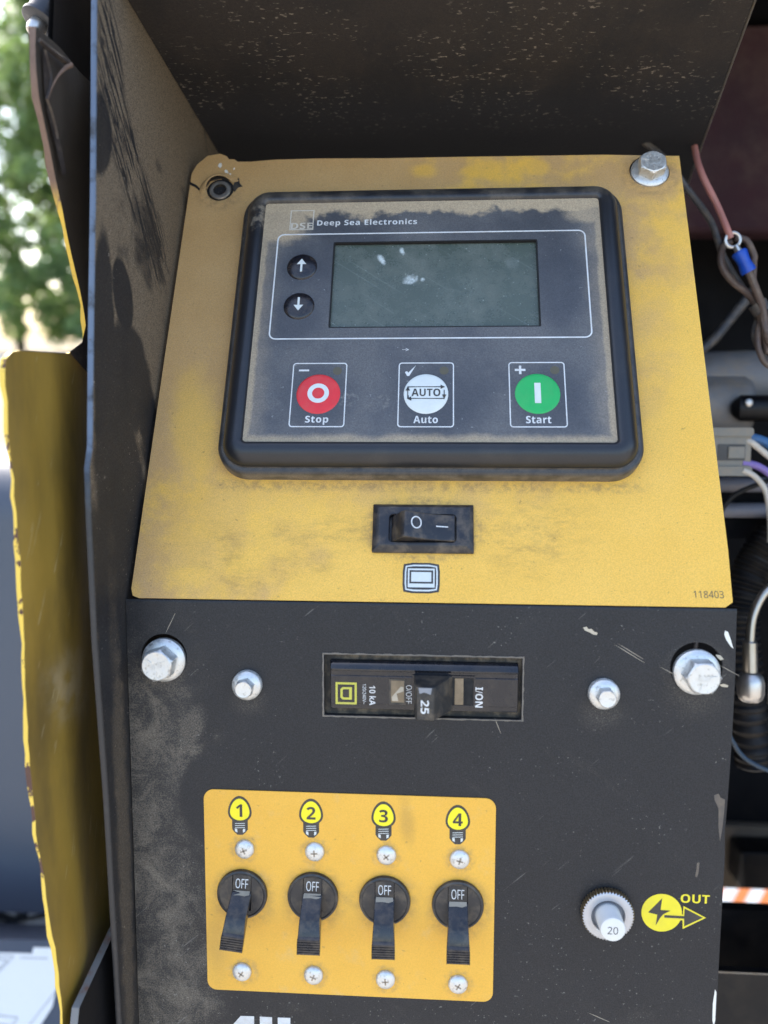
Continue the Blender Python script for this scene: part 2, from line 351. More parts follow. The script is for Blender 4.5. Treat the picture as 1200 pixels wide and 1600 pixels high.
    MT['zinc_dark'] = simple('zinc_dark', (.30, .28, .25), .5, .8, var=.4, dust=.4, scale=.4)
    MT['socket_metal'] = simple('socket_metal', (.045, .04, .035), .42, .6, var=.4, dust=.25, scale=.4)
    MT['ring_nut'] = simple('ring_nut', (.46, .47, .49), .38, .55, var=.12, dust=.08, scale=.3)
    MT['brass'] = simple('brass_ring', (.26, .19, .10), .45, .8, var=.35, dust=.3, scale=.4)
    MT['grey_plastic'] = simple('grey_recess', (.22, .23, .25), .5, var=.15)
    MT['white_plastic'] = simple('white_plastic', (.66, .65, .61), .35, var=.05)
    MT['chip'] = simple('bare_chip', (.46, .40, .30), .8, var=.25, scale=.6)
    MT['chip_brown'] = simple('dull_chip', (.11, .092, .075), .9, var=.4, scale=.5, dust=.2)
    MT['chip_white'] = simple('primer_chip', (.72, .70, .63), .7, var=.12, scale=.6)
    # engine bay
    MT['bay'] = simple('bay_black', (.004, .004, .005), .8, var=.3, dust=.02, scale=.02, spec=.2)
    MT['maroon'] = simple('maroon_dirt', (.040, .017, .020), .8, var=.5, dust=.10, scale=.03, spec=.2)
    MT['pink_wire'] = simple('pink_wire', (.42, .17, .14), .5, var=.15, dust=.2)
    MT['grey_wire'] = simple('grey_wire', (.05, .048, .05), .55, var=.2, dust=.3)
    MT['maroon_wire'] = simple('maroon_wire', (.10, .03, .028), .6, var=.2, dust=.25)
    MT['brown_wire'] = simple('brown_wire', (.09, .06, .048), .6, var=.2, dust=.3)
    MT['blue_wire'] = simple('blue_wire', (.03, .13, .30), .5, var=.2, dust=.1)
    MT['teal_cable'] = simple('dark_blue_cable', (.02, .045, .075), .5, var=.2, dust=.05)
    MT['purple_wire'] = simple('purple_wire', (.22, .15, .42), .5, var=.2, dust=.1)
    MT['white_wire'] = simple('white_wire', (.58, .52, .43), .5, var=.12, dust=.15)
    MT['crimp'] = simple('blue_crimp', (.012, .07, .42), .4, var=.2)
    MT['tin'] = simple('tin_terminal', (.55, .52, .48), .35, .9, var=.3)
    MT['motor'] = simple('motor_casing', (.20, .19, .185), .6, .2, var=.35, dust=.55, scale=.12, bstr=.5)
    MT['connector'] = simple('connector_grey', (.21, .195, .16), .6, var=.2, dust=.4)
    MT['connector_dark'] = simple('connector_slot', (.06, .056, .05), .6, var=.2)
    MT['fin'] = simple('cast_fin', (.13, .13, .15), .6, .2, var=.3, dust=.1)
    MT['hose'] = simple('loom_black', (.006, .006, .007), .6, var=.3, dust=.08, scale=.1, spec=.3)
    MT['steel_pipe'] = simple('steel_pipe', (.42, .38, .32), .32, .9, var=.3, scale=.1)
    MT['tray'] = simple('tray_black', (.004, .004, .005), .45, var=.3, dust=.03, scale=.08, spec=.25)
    MT['rust'] = simple('rusty_steel', (.13, .10, .07), .8, var=.45, dust=.3, scale=.02)
    # left background
    m = Mat('fender_plastic'); c = m.mix(m.noise(.006, 4.), (.042, .052, .072), (.062, .074, .097))
    MT['fender'] = m.out(c, .42, spec=.6)
    MT['tyre'] = simple('tyre_rubber', (.018, .018, .018), .8, var=.3, dust=.1, scale=.03)
    MT['tread'] = simple('dusty_tread', (.46, .43, .38), .9, var=.4, scale=.03)
    MT['decal_white'] = simple('white_decal', (.58, .60, .60), .5, var=.03)
    MT['base_blue'] = simple('blue_black_steel', (.035, .042, .06), .45, var=.15, scale=.03)
    m = Mat('gusset_edge'); c = m.mix(m.ss(m.noise(.15, 5.), .5, .66), (.17, .165, .155), (.17, .09, .06)); MT['gusset_edge'] = m.out(c, .7)
    m = Mat('strut_black'); c = m.mix(m.ss(m.noise(.2, 4.), .55, .7, 0, .5), (.028, .03, .036), (.12, .11, .09)); MT['strut'] = m.out(c, .35)
    # outdoors
    m = Mat('dry_ground'); c = m.mix(m.noise(.0006, 8., .7), (.22, .165, .095), (.30, .24, .15))
    c = m.mix(m.ss(m.noise(.02, 4.), .5, .7, 0, .5), c, (.2, .17, .09)); MT['ground'] = m.out(c, .95)
    m = Mat('gravel'); c = m.mix(m.noise(.03, 6., .7), (.25, .225, .19), (.42, .38, .32)); MT['gravel'] = m.out(c, .95)
    m = Mat('asphalt'); c = m.mix(m.noise(.004, 6.), (.16, .16, .165), (.21, .21, .22)); MT['asphalt'] = m.out(c, .85)
    for nm, a, b in (('leaf', (.17, .25, .09), (.34, .46, .20)), ('leaf_dark', (.12, .19, .08), (.26, .36, .16))):
        m = Mat(nm); g = m.n('ShaderNodeNewGeometry')
        c = m.mix(g.outputs['Random Per Island'], a, b)
        m.out(c, .5); tr = m.n('ShaderNodeBsdfTranslucent'); m.put(tr.inputs[0], m.mix(.5, c, (.30, .42, .08)))
        ms = m.n('ShaderNodeMixShader'); ms.inputs[0].default_value = .5
        m.l(m.p.outputs[0], ms.inputs[1]); m.l(tr.outputs[0], ms.inputs[2])
        o = [n for n in m.t.nodes if n.type == 'OUTPUT_MATERIAL'][0]; m.l(ms.outputs[0], o.inputs[0]); MT[nm] = m.m
    MT['bark'] = simple('bark', (.10, .075, .05), .9, var=.4, scale=.01)
    m = Mat('barrier_stripes'); w = m.n('ShaderNodeTexWave'); mp = m.n('ShaderNodeMapping'); m.l(m.co, mp.inputs[0])
    mp.inputs['Rotation'].default_value = (0, 0, radians(38)); m.l(mp.outputs[0], w.inputs['Vector'])
    w.inputs['Scale'].default_value = .0065; w.inputs['Distortion'].default_value = 1.2
    k = m.ss(w.outputs['Fac'], .45, .55); MT['stripes'] = m.out(m.mix(k, (.80, .76, .70), (.75, .20, .045)), .5)
build_materials()

# ---------------------------------------------------------------- mesh helpers (all in mm)
class G:
    def __init__(s): s.v = []; s.f = []; s.mi = []
    def add(s, vs, fs, mi=0):
        b = len(s.v); s.v += [tuple(p) for p in vs]; s.f += [tuple(i + b for i in f) for f in fs]; s.mi += [mi] * len(fs); return s
    def loft(s, loops, closed=True, cap0=False, cap1=False, mi=0):
        n = len(loops[0]); vs = [p for L in loops for p in L]; fs = []
        for k in range(len(loops) - 1):
            for i in range(n if closed else n - 1):
                j = (i + 1) % n; fs.append((k * n + i, k * n + j, (k + 1) * n + j, (k + 1) * n + i))
        if cap0: fs.append(tuple(range(n - 1, -1, -1)))
        if cap1: fs.append(tuple((len(loops) - 1) * n + i for i in range(n)))
        return s.add(vs, fs, mi)
    def prism(s, outline, z0, z1, holes=(), bottom=True, mi=0):
        loops = [list(outline)] + [list(h) for h in holes]
        flat = [p for L in loops for p in L]; n = len(flat)
        tris = geometry.tessellate_polygon([[Vector((p[0], p[1], 0)) for p in L] for L in loops])
        vs = [(p[0], p[1], z1) for p in flat] + [(p[0], p[1], z0) for p in flat]; fs = []
        for t in tris:
            a, b, c = (flat[i] for i in t)
            ccw = (b[0] - a[0]) * (c[1] - a[1]) - (b[1] - a[1]) * (c[0] - a[0]) > 0
            t = tuple(t) if ccw else tuple(reversed(t))
            fs.append(t)
            if bottom: fs.append(tuple(i + n for i in reversed(t)))
        k = 0
        for L in loops:
            m = len(L); area = sum(L[i][0] * L[(i + 1) % m][1] - L[(i + 1) % m][0] * L[i][1] for i in range(m))
            outer = k == 0
            for i in range(m):
                a, b = k + i, k + (i + 1) % m
                q = (a, a + n, b + n, b)
                fs.append(q if (area > 0) == outer else tuple(reversed(q)))
            k += m
        # make outer sides face outwards
        return s.add(vs, fs, mi)
    def lathe(s, prof, cx=0, cy=0, n=40, mi=0, cap=True):
        loops = [[(cx + r * cos(2 * pi * i / n), cy + r * sin(2 * pi * i / n), z) for i in range(n)] for r, z in prof]
        return s.loft(loops, cap1=cap, mi=mi)
    def box(s, x0, x1, y0, y1, z0, z1, mi=0):
        return s.prism([(x0, y0), (x1, y0), (x1, y1), (x0, y1)], z0, z1, mi=mi)
    def tube(s, pts, r, n=10, smooth=6, mi=0, caps=True):
        P = [Vector(p) for p in pts]
        if smooth and len(P) > 2:
            Q = []
            for i in range(len(P) - 1):
                p0, p1, p2, p3 = P[max(i - 1, 0)], P[i], P[i + 1], P[min(i + 2, len(P) - 1)]
                for k in range(smooth):
                    t = k / smooth
                    Q.append(.5 * ((2 * p1) + (p2 - p0) * t + (2 * p0 - 5 * p1 + 4 * p2 - p3) * t * t + (3 * p1 - p0 - 3 * p2 + p3) * t ** 3))
            P = Q + [P[-1]]
        m = len(P); up = None; loops = []
        for i, p in enumerate(P):
            d = (P[min(i + 1, m - 1)] - P[max(i - 1, 0)]).normalized()
            if up is None: up = d.orthogonal().normalized()
            up = (up - d * up.dot(d)).normalized(); w = d.cross(up)
            rr = r(i / (m - 1)) if callable(r) else r
            loops.append([p + rr * (cos(2 * pi * k / n) * up + sin(2 * pi * k / n) * w) for k in range(n)])
        return s.loft(loops, cap0=caps, cap1=caps, mi=mi)
    def extrude_x(s, prof, x0, x1, mi=0):
        """prof: closed list of (y, z); extruded along x"""
        n = len(prof); vs = [(x0, y, z) for y, z in prof] + [(x1, y, z) for y, z in prof]
        fs = [(i, (i + 1) % n, (i + 1) % n + n, i + n) for i in range(n)]
        tr = geometry.tessellate_polygon([[Vector((p[0], p[1], 0)) for p in prof]])
        fs += [tuple(t) for t in tr] + [tuple(i + n for i in reversed(t)) for t in tr]
        return s.add(vs, fs, mi)
    def xf(s, M):
        s.v = [tuple(M @ Vector(p)) for p in s.v]; return s
    def shift(s, dx, dy, dz=0): return s.xf(Matrix.Translation((dx, dy, dz)))
    def rotz(s, a): return s.xf(Matrix.Rotation(a, 4, 'Z'))
    def mesh(s, name, mats, ang=35., recalc=True):
        me = bpy.data.meshes.new(name)
        me.from_pydata([(a * .001, b * .001, c * .001) for a, b, c in s.v], [], s.f)
        for m in (mats if isinstance(mats, (list, tuple)) else [mats]): me.materials.append(MT[m])
        me.polygons.foreach_set('material_index', s.mi)
        if recalc:
            import bmesh
            bm = bmesh.new(); bm.from_mesh(me); bmesh.ops.recalc_face_normals(bm, faces=bm.faces); bm.to_mesh(me); bm.free()
        me.shade_smooth(); me.set_sharp_from_angle(angle=radians(ang)); me.update()
        return me

def rrect(cx, cy, w, h, r, n=6):
    r = max(r, .01); out = []
    for qx, qy, a0 in ((1, 1, 0), (-1, 1, 90), (-1, -1, 180), (1, -1, 270)):
        for k in range(n + 1):
            a = radians(a0 + 90 * k / n)
            out.append((cx + qx * (w / 2 - r) + r * cos(a), cy + qy * (h / 2 - r) + r * sin(a)))
    return out
def circ(cx, cy, r, n=32, ph=0., ry=None):
    return [(cx + r * cos(2 * pi * i / n + ph), cy + (ry or r) * sin(2 * pi * i / n + ph)) for i in range(n)]
def b3(x0, x1, y0, y1): return rrect((x0 + x1) / 2, (y0 + y1) / 2, x1 - x0, y1 - y0, .01, 1)

_txt = {}
def sans(s, b):
    o = ''
    for c in s:
        if 'A' <= c <= 'Z': o += chr((0x1D5D4 if b else 0x1D5A0) + ord(c) - 65)
        elif 'a' <= c <= 'z': o += chr((0x1D5EE if b else 0x1D5BA) + ord(c) - 97)
        elif '0' <= c <= '9': o += chr((0x1D7EC if b else 0x1D7E2) + ord(c) - 48)
        else: o += c
    return o
def text(body, w=None, h=None, z=0., ext=.04, bold=0., spacing=1.):
    # plain sans-serif letter shapes from the built-in typeface
    key = (body, bold, spacing)
    if key not in _txt:
        cu = bpy.data.curves.new('lettering', 'FONT'); cu.body = sans(body, bold > .005); cu.space_character = spacing; cu.resolution_u = 3
        ob = bpy.data.objects.new('lettering', cu); COL.objects.link(ob)
        bpy.context.view_layer.update()
        me = bpy.data.meshes.new_from_object(ob.evaluated_get(bpy.context.evaluated_depsgraph_get()))
        _txt[key] = ([tuple(v.co) for v in me.vertices], [tuple(p.vertices) for p in me.polygons])
        bpy.data.objects.remove(ob); bpy.data.curves.remove(cu); bpy.data.meshes.remove(me)
    V, F = _txt[key]
    xs = [v[0] for v in V]; ys = [v[1] for v in V]; W = max(xs) - min(xs); H = max(ys) - min(ys)
    sx = w / W if w else h / H; sy = h / H if h else sx
    mx, my = (max(xs) + min(xs)) / 2, (max(ys) + min(ys)) / 2
    g = G(); g.add([((v[0] - mx) * sx, (v[1] - my) * sy, z + ext) for v in V], F)
    return g

def thing(name, label, cat, frame=CON, loc=(0, 0, 0), rz=0., group=None, kind=None):
    o = bpy.data.objects.new(name, None); COL.objects.link(o); o.empty_display_size = .01
    o.matrix_world = frame @ Matrix.Translation(Vector(loc) * .001) @ Matrix.Rotation(rz, 4, 'Z')
    tag(o, label, cat, group, kind); return o
def tag(o, label=None, cat=None, group=None, kind=None):
    for k, v in (('label', label), ('category', cat), ('group', group), ('kind', kind)):
        if v: o[k] = v
    return o
def part(name, g, mats, parent=None, ang=35., bevel=0., label=None, kind=None, frame=None, recalc=True):
    o = bpy.data.objects.new(name, g.mesh(name, mats, ang, recalc)); COL.objects.link(o)
    if parent is not None: o.parent = parent
    if frame is not None: o.matrix_world = frame
    if bevel:
        b = o.modifiers.new('bevel', 'BEVEL'); b.width = bevel * .001; b.segments = 2; b.limit_method = 'ANGLE'; b.angle_limit = radians(40)
    tag(o, label, kind=kind); return o
def copy_tree(o, parent=None):
    c = o.copy(); COL.objects.link(c)
    if parent is not None: c.parent = parent; c.matrix_parent_inverse = o.matrix_parent_inverse.copy()
    for ch in o.children: copy_tree(ch, c)
    return c
def place(o, frame, loc, rz=0.):
    o.matrix_world = frame @ Matrix.Translation(Vector(loc) * .001) @ Matrix.Rotation(rz, 4, 'Z')

# ================================================================ OUTDOORS
def outdoors():
    def flat(name, pts, z, mat):
        me = bpy.data.meshes.new(name); me.from_pydata([(x, y, z) for x, y in pts], [], [tuple(range(len(pts)))])
        me.materials.append(MT[mat]); o = bpy.data.objects.new(name, me); COL.objects.link(o); o['kind'] = 'structure'; return o
    flat('ground', [(-300, -300), (300, -300), (300, 300), (-300, 300)], 0, 'ground')
    flat('gravel_pad', [(-14, -25), (14, -25), (14, 9), (-14, 9)], .004, 'gravel')  # second sheet: unseen pad, added to tint the daylight bounced onto the panel
    flat('road', [(-300, 31), (300, 31), (300, 62), (-300, 62)], .004, 'asphalt')
    kinds = ['tall light green leafy tree beyond the road, {}', 'tall dark green leafy tree beyond the road, {}']
    spots = [(-36, 66, 25, 0, 'farthest to the left'), (-27.5, 63, 27, 1, 'just outside the left edge'), (-19.5, 64, 29, 0, 'filling the strip at upper left'),
             (-13, 68, 24, 1, 'behind the strut and torn sheet'), (-4, 65, 23, 0, 'hidden behind the yellow panel'), (8, 67, 24, 1, 'behind the machine to the right'),
             (-32, 84, 27, 1, 'second row, left of the strut'), (-24, 86, 29, 0, 'second row, filling gaps behind the nearest trees'), (-16, 85, 28, 1, 'second row, above the yellow flap')]
    for i, (x, y, h, k, where) in enumerate(spots):
        rnd = random.Random(40 + i)
        t = bpy.data.objects.new('leafy_tree', None); COL.objects.link(t); t.location = (x, y, 0)
        tag(t, kinds[k].format(where), 'tree', 'trees beyond the road')
        g = G(); mm = 1000
        g.tube([(0, 0, -200), (.15 * mm, 0, h * 300), (-.2 * mm, .1 * mm, h * 620)], lambda s: 420 * (1 - .75 * s), 9)
        tips = []
        for b in range(11):
            a = b * 2.4 + rnd.random(); z0 = h * (220 + 38 * b); L = h * (260 - 12 * b)
            e = (cos(a) * L, sin(a) * L, z0 + L * .55); tips.append(e)
            g.tube([(0, 0, z0), (e[0] * .5, e[1] * .5, z0 + L * .18), e], lambda s: 150 * (1 - .8 * s), 6, 3)
        part('trunk', g, 'bark', t)
        g = G(); n = 0
        clumps = []
        for c in range(150):
            zz = rnd.uniform(.06, 1.); a = rnd.uniform(0, 2 * pi)
            R = h * 330 * (math.sin(pi * min(1, max(.10, zz * .93 + .05))) ** .6) * rnd.uniform(.35, 1.05)
            clumps.append((cos(a) * R, sin(a) * R, zz * h * 1000, rnd.uniform(700, 1700)))
        for cx, cy, cz, cr in clumps:
            for q in range(80):
                d = Vector((rnd.gauss(0, 1), rnd.gauss(0, 1), rnd.gauss(0, .7))).normalized() * cr * rnd.random() ** .45
                p = Vector((cx, cy, cz)) + d; s = rnd.uniform(210, 480)
                u = Vector((rnd.gauss(0, 1), rnd.gauss(0, 1), rnd.gauss(0, .6))).normalized(); w = u.orthogonal().normalized()
                g.add([p - u * s, p + w * s * .55, p + u * s, p - w * s * .55], [(0, 1, 2, 3)])
        part('crown', g, 'leaf' if k == 0 else 'leaf_dark', t, recalc=False)
outdoors()

# ================================================================ MACHINE SHELL
def shell():
    # dusty black side wall of the panel recess (plane x = -99)
    t = thing('side_wall', 'dusty black steel side wall left of the panel, scratched and wiped', 'side wall')
    yz = [(300, 2), (184.6, 7.6), (127, 12.8), (89, 17), (51, 20.8), (45, 23), (32, 23.2), (-7.5, 22.2), (-60, 17.8), (-140, 13.7), (-230, 10)]
    g = G()
    X0, X1 = -99.2, -100.9
    zb = -330
    vi = [(X0, y, z) for y, z in yz] + [(X0, y, zb) for y, z in yz] + [(X1, y, z) for y, z in yz] + [(X1, y, zb) for y, z in yz]
    n = len(yz); fs = []
    for i in range(n - 1):
        fs.append((i, i + 1, n + i + 1, n + i)); fs.append((2 * n + i, 3 * n + i, 3 * n + i + 1, 2 * n + i + 1))
    g.add(vi, fs)
    part('wall_sheet', g, 'wall', t, recalc=False)
    e = G(); L = []
    for y, z in yz: L.append([(X1 - .1, y, z - .3), (X1 + .1, y, z + .15), (X0 - .4, y, z + .25), (X0 + .1, y, z - .25)])
    e.loft(L, closed=False); part('worn_front_edge', e, 'edge', t, ang=60)
    # hood over everything (ceiling plane y = 199.3 + 0.1 z)
    t = thing('hood', 'black hood overhead with speckled dusty underside', 'hood')
    g = G(); hy = lambda z: 199.3 + .1 * z
    xl, nz = -99.0, 24
    zs = [-340 + (332) * i / nz for i in range(nz + 1)]
    def xr(z): return 104.5 - .17 * (z + 20)
    loops = [[(xl, hy(z), z), (xr(z), hy(z), z), (xr(z) + .6, hy(z) + 1.2, z), (xr(z), hy(z) + 2.5, z), (xl, hy(z) + 2.5, z)] for z in zs]
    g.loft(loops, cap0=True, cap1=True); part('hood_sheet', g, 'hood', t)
    e = G(); e.tube([(xr(z) + .9, hy(z) + .8, z) for z in zs], .45, 8, 0); part('bright_lip', e, 'zinc_dark', t)
    # roof, right wall, rear wall and floor of the engine bay
    t = thing('engine_bay', 'dark engine bay casing behind and right of the panel', 'casing')
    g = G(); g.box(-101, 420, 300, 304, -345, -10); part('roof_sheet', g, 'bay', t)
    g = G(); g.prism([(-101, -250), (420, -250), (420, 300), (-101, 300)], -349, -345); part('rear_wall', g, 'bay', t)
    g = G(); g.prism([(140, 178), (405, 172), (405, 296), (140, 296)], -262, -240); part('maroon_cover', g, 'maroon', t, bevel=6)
    g = G(); g.box(416, 420, -420, 300, -345, 20); part('right_wall', g, 'bay', t)  # out of view; added to keep stray daylight out of the bay
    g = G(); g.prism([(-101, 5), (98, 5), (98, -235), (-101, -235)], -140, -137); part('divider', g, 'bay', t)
    # torn yellow outer sheet
    t = thing('torn_side_sheet', 'bent yellow body sheet with torn rusty front edge left of the black wall', 'body panel')
    pr = [(-230, 27), (-127, 30.5), (-84, 33), (-42.6, 35.4), (-13, 37.4), (15, 38.6), (42, 39.2), (59.8, 39.4), (72, 39.2), (75.4, 38.4), (77.6, 36), (78.6, 31.5), (79.2, 22), (80.2, 8), (82.5, -1)]
    def build(pr, xf, zback, mats, name, y_wob, ang=50):
        g = G(); inn = []; outl = []; m = 26
        P = []
        for i in range(len(pr) - 1):
            (y0, z0), (y1, z1) = pr[i], pr[i + 1]; k = max(1, int(abs(y1 - y0) / 4))
            for j in range(k): P.append((y0 + (y1 - y0) * j / k, z0 + (z1 - z0) * j / k))
        P.append(pr[-1]); rn = random.Random(5)
        for i, (y, z) in enumerate(P):
            zf = z + (rn.uniform(-.35, .35) if 0 < i < len(P) - 1 else 0)
            row = []
            for j in range(m + 1):
                s = j / m; zz = zf + (zback - zf) * s ** 1.3
                row.append((xf(y, zz), y + rn.uniform(-.1, .1) * (j == 0), zz))
            inn.append(row); outl.append([(a - y_wob(b), b, c) for a, b, c in row])
        g.loft(inn, closed=False); g.loft(outl, closed=False)
        g.loft([[a[0] for a in inn], [(a[0][0] - y_wob(a[0][1]), a[0][1], a[0][2]) for a in inn]], closed=False, mi=1)
        g.loft([inn[-1], outl[-1]], closed=False, mi=1)
        return part(name, g, mats, t, ang=ang, recalc=False)
    xf = lambda y, z: -112 + 1.6 * sin(y * .045 + .6) * max(0, (z + 20) / 60) + 1.0 * sin(z * .13 + y * .01) - 1.4 * max(0, (z - 30) / 9) ** 2 * (1 + .4 * sin(y * .05))
    th = lambda y: 1.15 + .35 * sin(y * .11) + .2 * sin(y * .37)
    build(pr, xf, -70, ['sheet', 'sheet_edge'], 'yellow_sheet', th)
    pu = [(78.5, -3.4), (84, -3.2), (92, -2.9), (105.6, .5), (123.7, 6.8), (131, 11), (139.6, 15.5), (145, 18.6), (151.4, 21.9), (158, 23), (165, 22.6), (171, 20.6)]
    xf2 = lambda y, z: -111.6 + 1.2 * sin(y * .09) + .5 * sin(z * .2)
    build(pu, xf2, -70, ['soot', 'rust_edge'], 'sooty_upper_strip', lambda y: (2.1 if y > 122 else 1.2) + .3 * sin(y * .3) + .25 * sin(y * .9))
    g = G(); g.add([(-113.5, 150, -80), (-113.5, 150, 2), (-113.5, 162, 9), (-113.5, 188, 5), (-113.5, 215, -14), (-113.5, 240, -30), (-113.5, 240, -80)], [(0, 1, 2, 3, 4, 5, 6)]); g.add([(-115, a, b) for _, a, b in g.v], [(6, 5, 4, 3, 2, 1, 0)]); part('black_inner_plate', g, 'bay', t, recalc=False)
    # folded rusty lip and curled tear in the upper strip
    def sliver(pts, w, nm, mat):
        g = G(); L = []
        for (y, z), k in zip(pts, w): L.append([(-109.3, y, z + k * .5), (-108.6, y + k * .1, z), (-109.3, y, z - k * .5)])
        g.loft(L); return part(nm, g, mat, t, ang=70, recalc=False)
    sliver([(164.2, 21.2), (161.4, 19.6), (158.3, 17.9), (154.5, 19.2), (150.8, 21.4)], (.2, .3, .5, .3, .2), 'torn_edge', 'dark_rust')
    sliver([(150.8, 21.2), (148.4, 18.6), (144.3, 16.2), (141.9, 15.4)], (.2, .3, .3, .15), 'torn_edge', 'dark_rust')
    g = G(); L = []
    for (y, z), (y2, z2) in (((166, 20.8), (164, 18.6)), ((160, 20.6), (157.6, 16.8)), ((154, 20.6), (152, 18.6)), ((148, 19.2), (146.5, 15.2)), ((141, 15.2), (140.4, 12.2)), ((133, 11.2), (134, 9.6))):
        L.append([(-109.9, y, z), (-109.5, y2, z2)])
    g.loft(L, closed=False); part('folded_lip', g, ['dark_rust'], t, ang=70, recalc=False)
    g = G(); g.tube([(-108.9, 150.8, 20.6), (-108.6, 155, 18.6), (-108, 159.2, 16), (-107.4, 163, 12.6), (-107, 165.4, 9.6)], lambda s: .15 + .75 * s ** 2, 8, 5); part('curled_tear', g, 'rust_edge', t)
    g = G(); g.tube([(-109.6, 166, 23), (-108.4, 165.4, 17), (-107.4, 165.6, 9.8)], lambda s: .55 + .35 * s, 7, 5); part('bent_flange', g, 'dark_rust', t)
    # rusty torn flap where the strip meets the yellow sheet
    g = G(); g.add([(-110.2, 92, -2.6), (-110.4, 84.5, 1.0), (-110.6, 80.4, 9.5), (-109.6, 77.6, 6.0), (-109.2, 74, -1.5), (-109.6, 84, -5)], [(0, 1, 2, 3, 4, 5)]); part('rusty_tear', g, 'dark_rust', t, recalc=False)
    # gas strut of the hood
    t = thing('gas_strut', 'black gas strut end with ball stud at the top left corner', 'gas strut')
    a = Vector((-132.3, 194.9, -22.9)); b = Vector((-112, 248, -44)); d = (b - a).normalized()
    g = G(); g.tube([a, a + d * .8, b], 5.6, 28, 0); part('cylinder', g, 'strut', t)
    g = G(); g.tube([a - d * .6, a - d * .2, a + d * 1.0, a + d * 1.4], lambda s: 6.3 if .2 < s < .8 else 5.7, 28, 0); part('end_cap', g, 'strut', t)
    g = G(); g.tube([a - d * 5.4, a - d * 4.8, a - d * 3.2, a - d * 1.2, a], lambda s: (1.6, 2.6, 3.2, 3.0, 2.6)[min(4, int(s * 4.01))], 18, 0); part('ball_stud', g, 'tin', t)
    # black gusset
    t = thing('gusset_plate', 'black angled gusset plate with pale worn edge at bottom left', 'bracket')
    o2 = [(-108, -28), (-112.5, -6), (-121.7, 30.2), (-127, 32.0), (-230, 32.0), (-230, -28)]
    g = G(); n = len(o2)
    g.add([(-105, y, z) for y, z in o2] + [(-107.4, y, z) for y, z in o2], [tuple(range(n)), tuple(range(2 * n - 1, n - 1, -1))])
    e = G()
    for i in range(n - 2):
        (y0, z0), (y1, z1) = o2[i], o2[i + 1]; e.add([(-105, y0, z0), (-105, y1, z1), (-107.4, y1, z1), (-107.4, y0, z0)], [(0, 1, 2, 3)])
    part('plate_body', g, 'bay', t); part('plate_edge', e, 'gusset_edge', t)
shell()

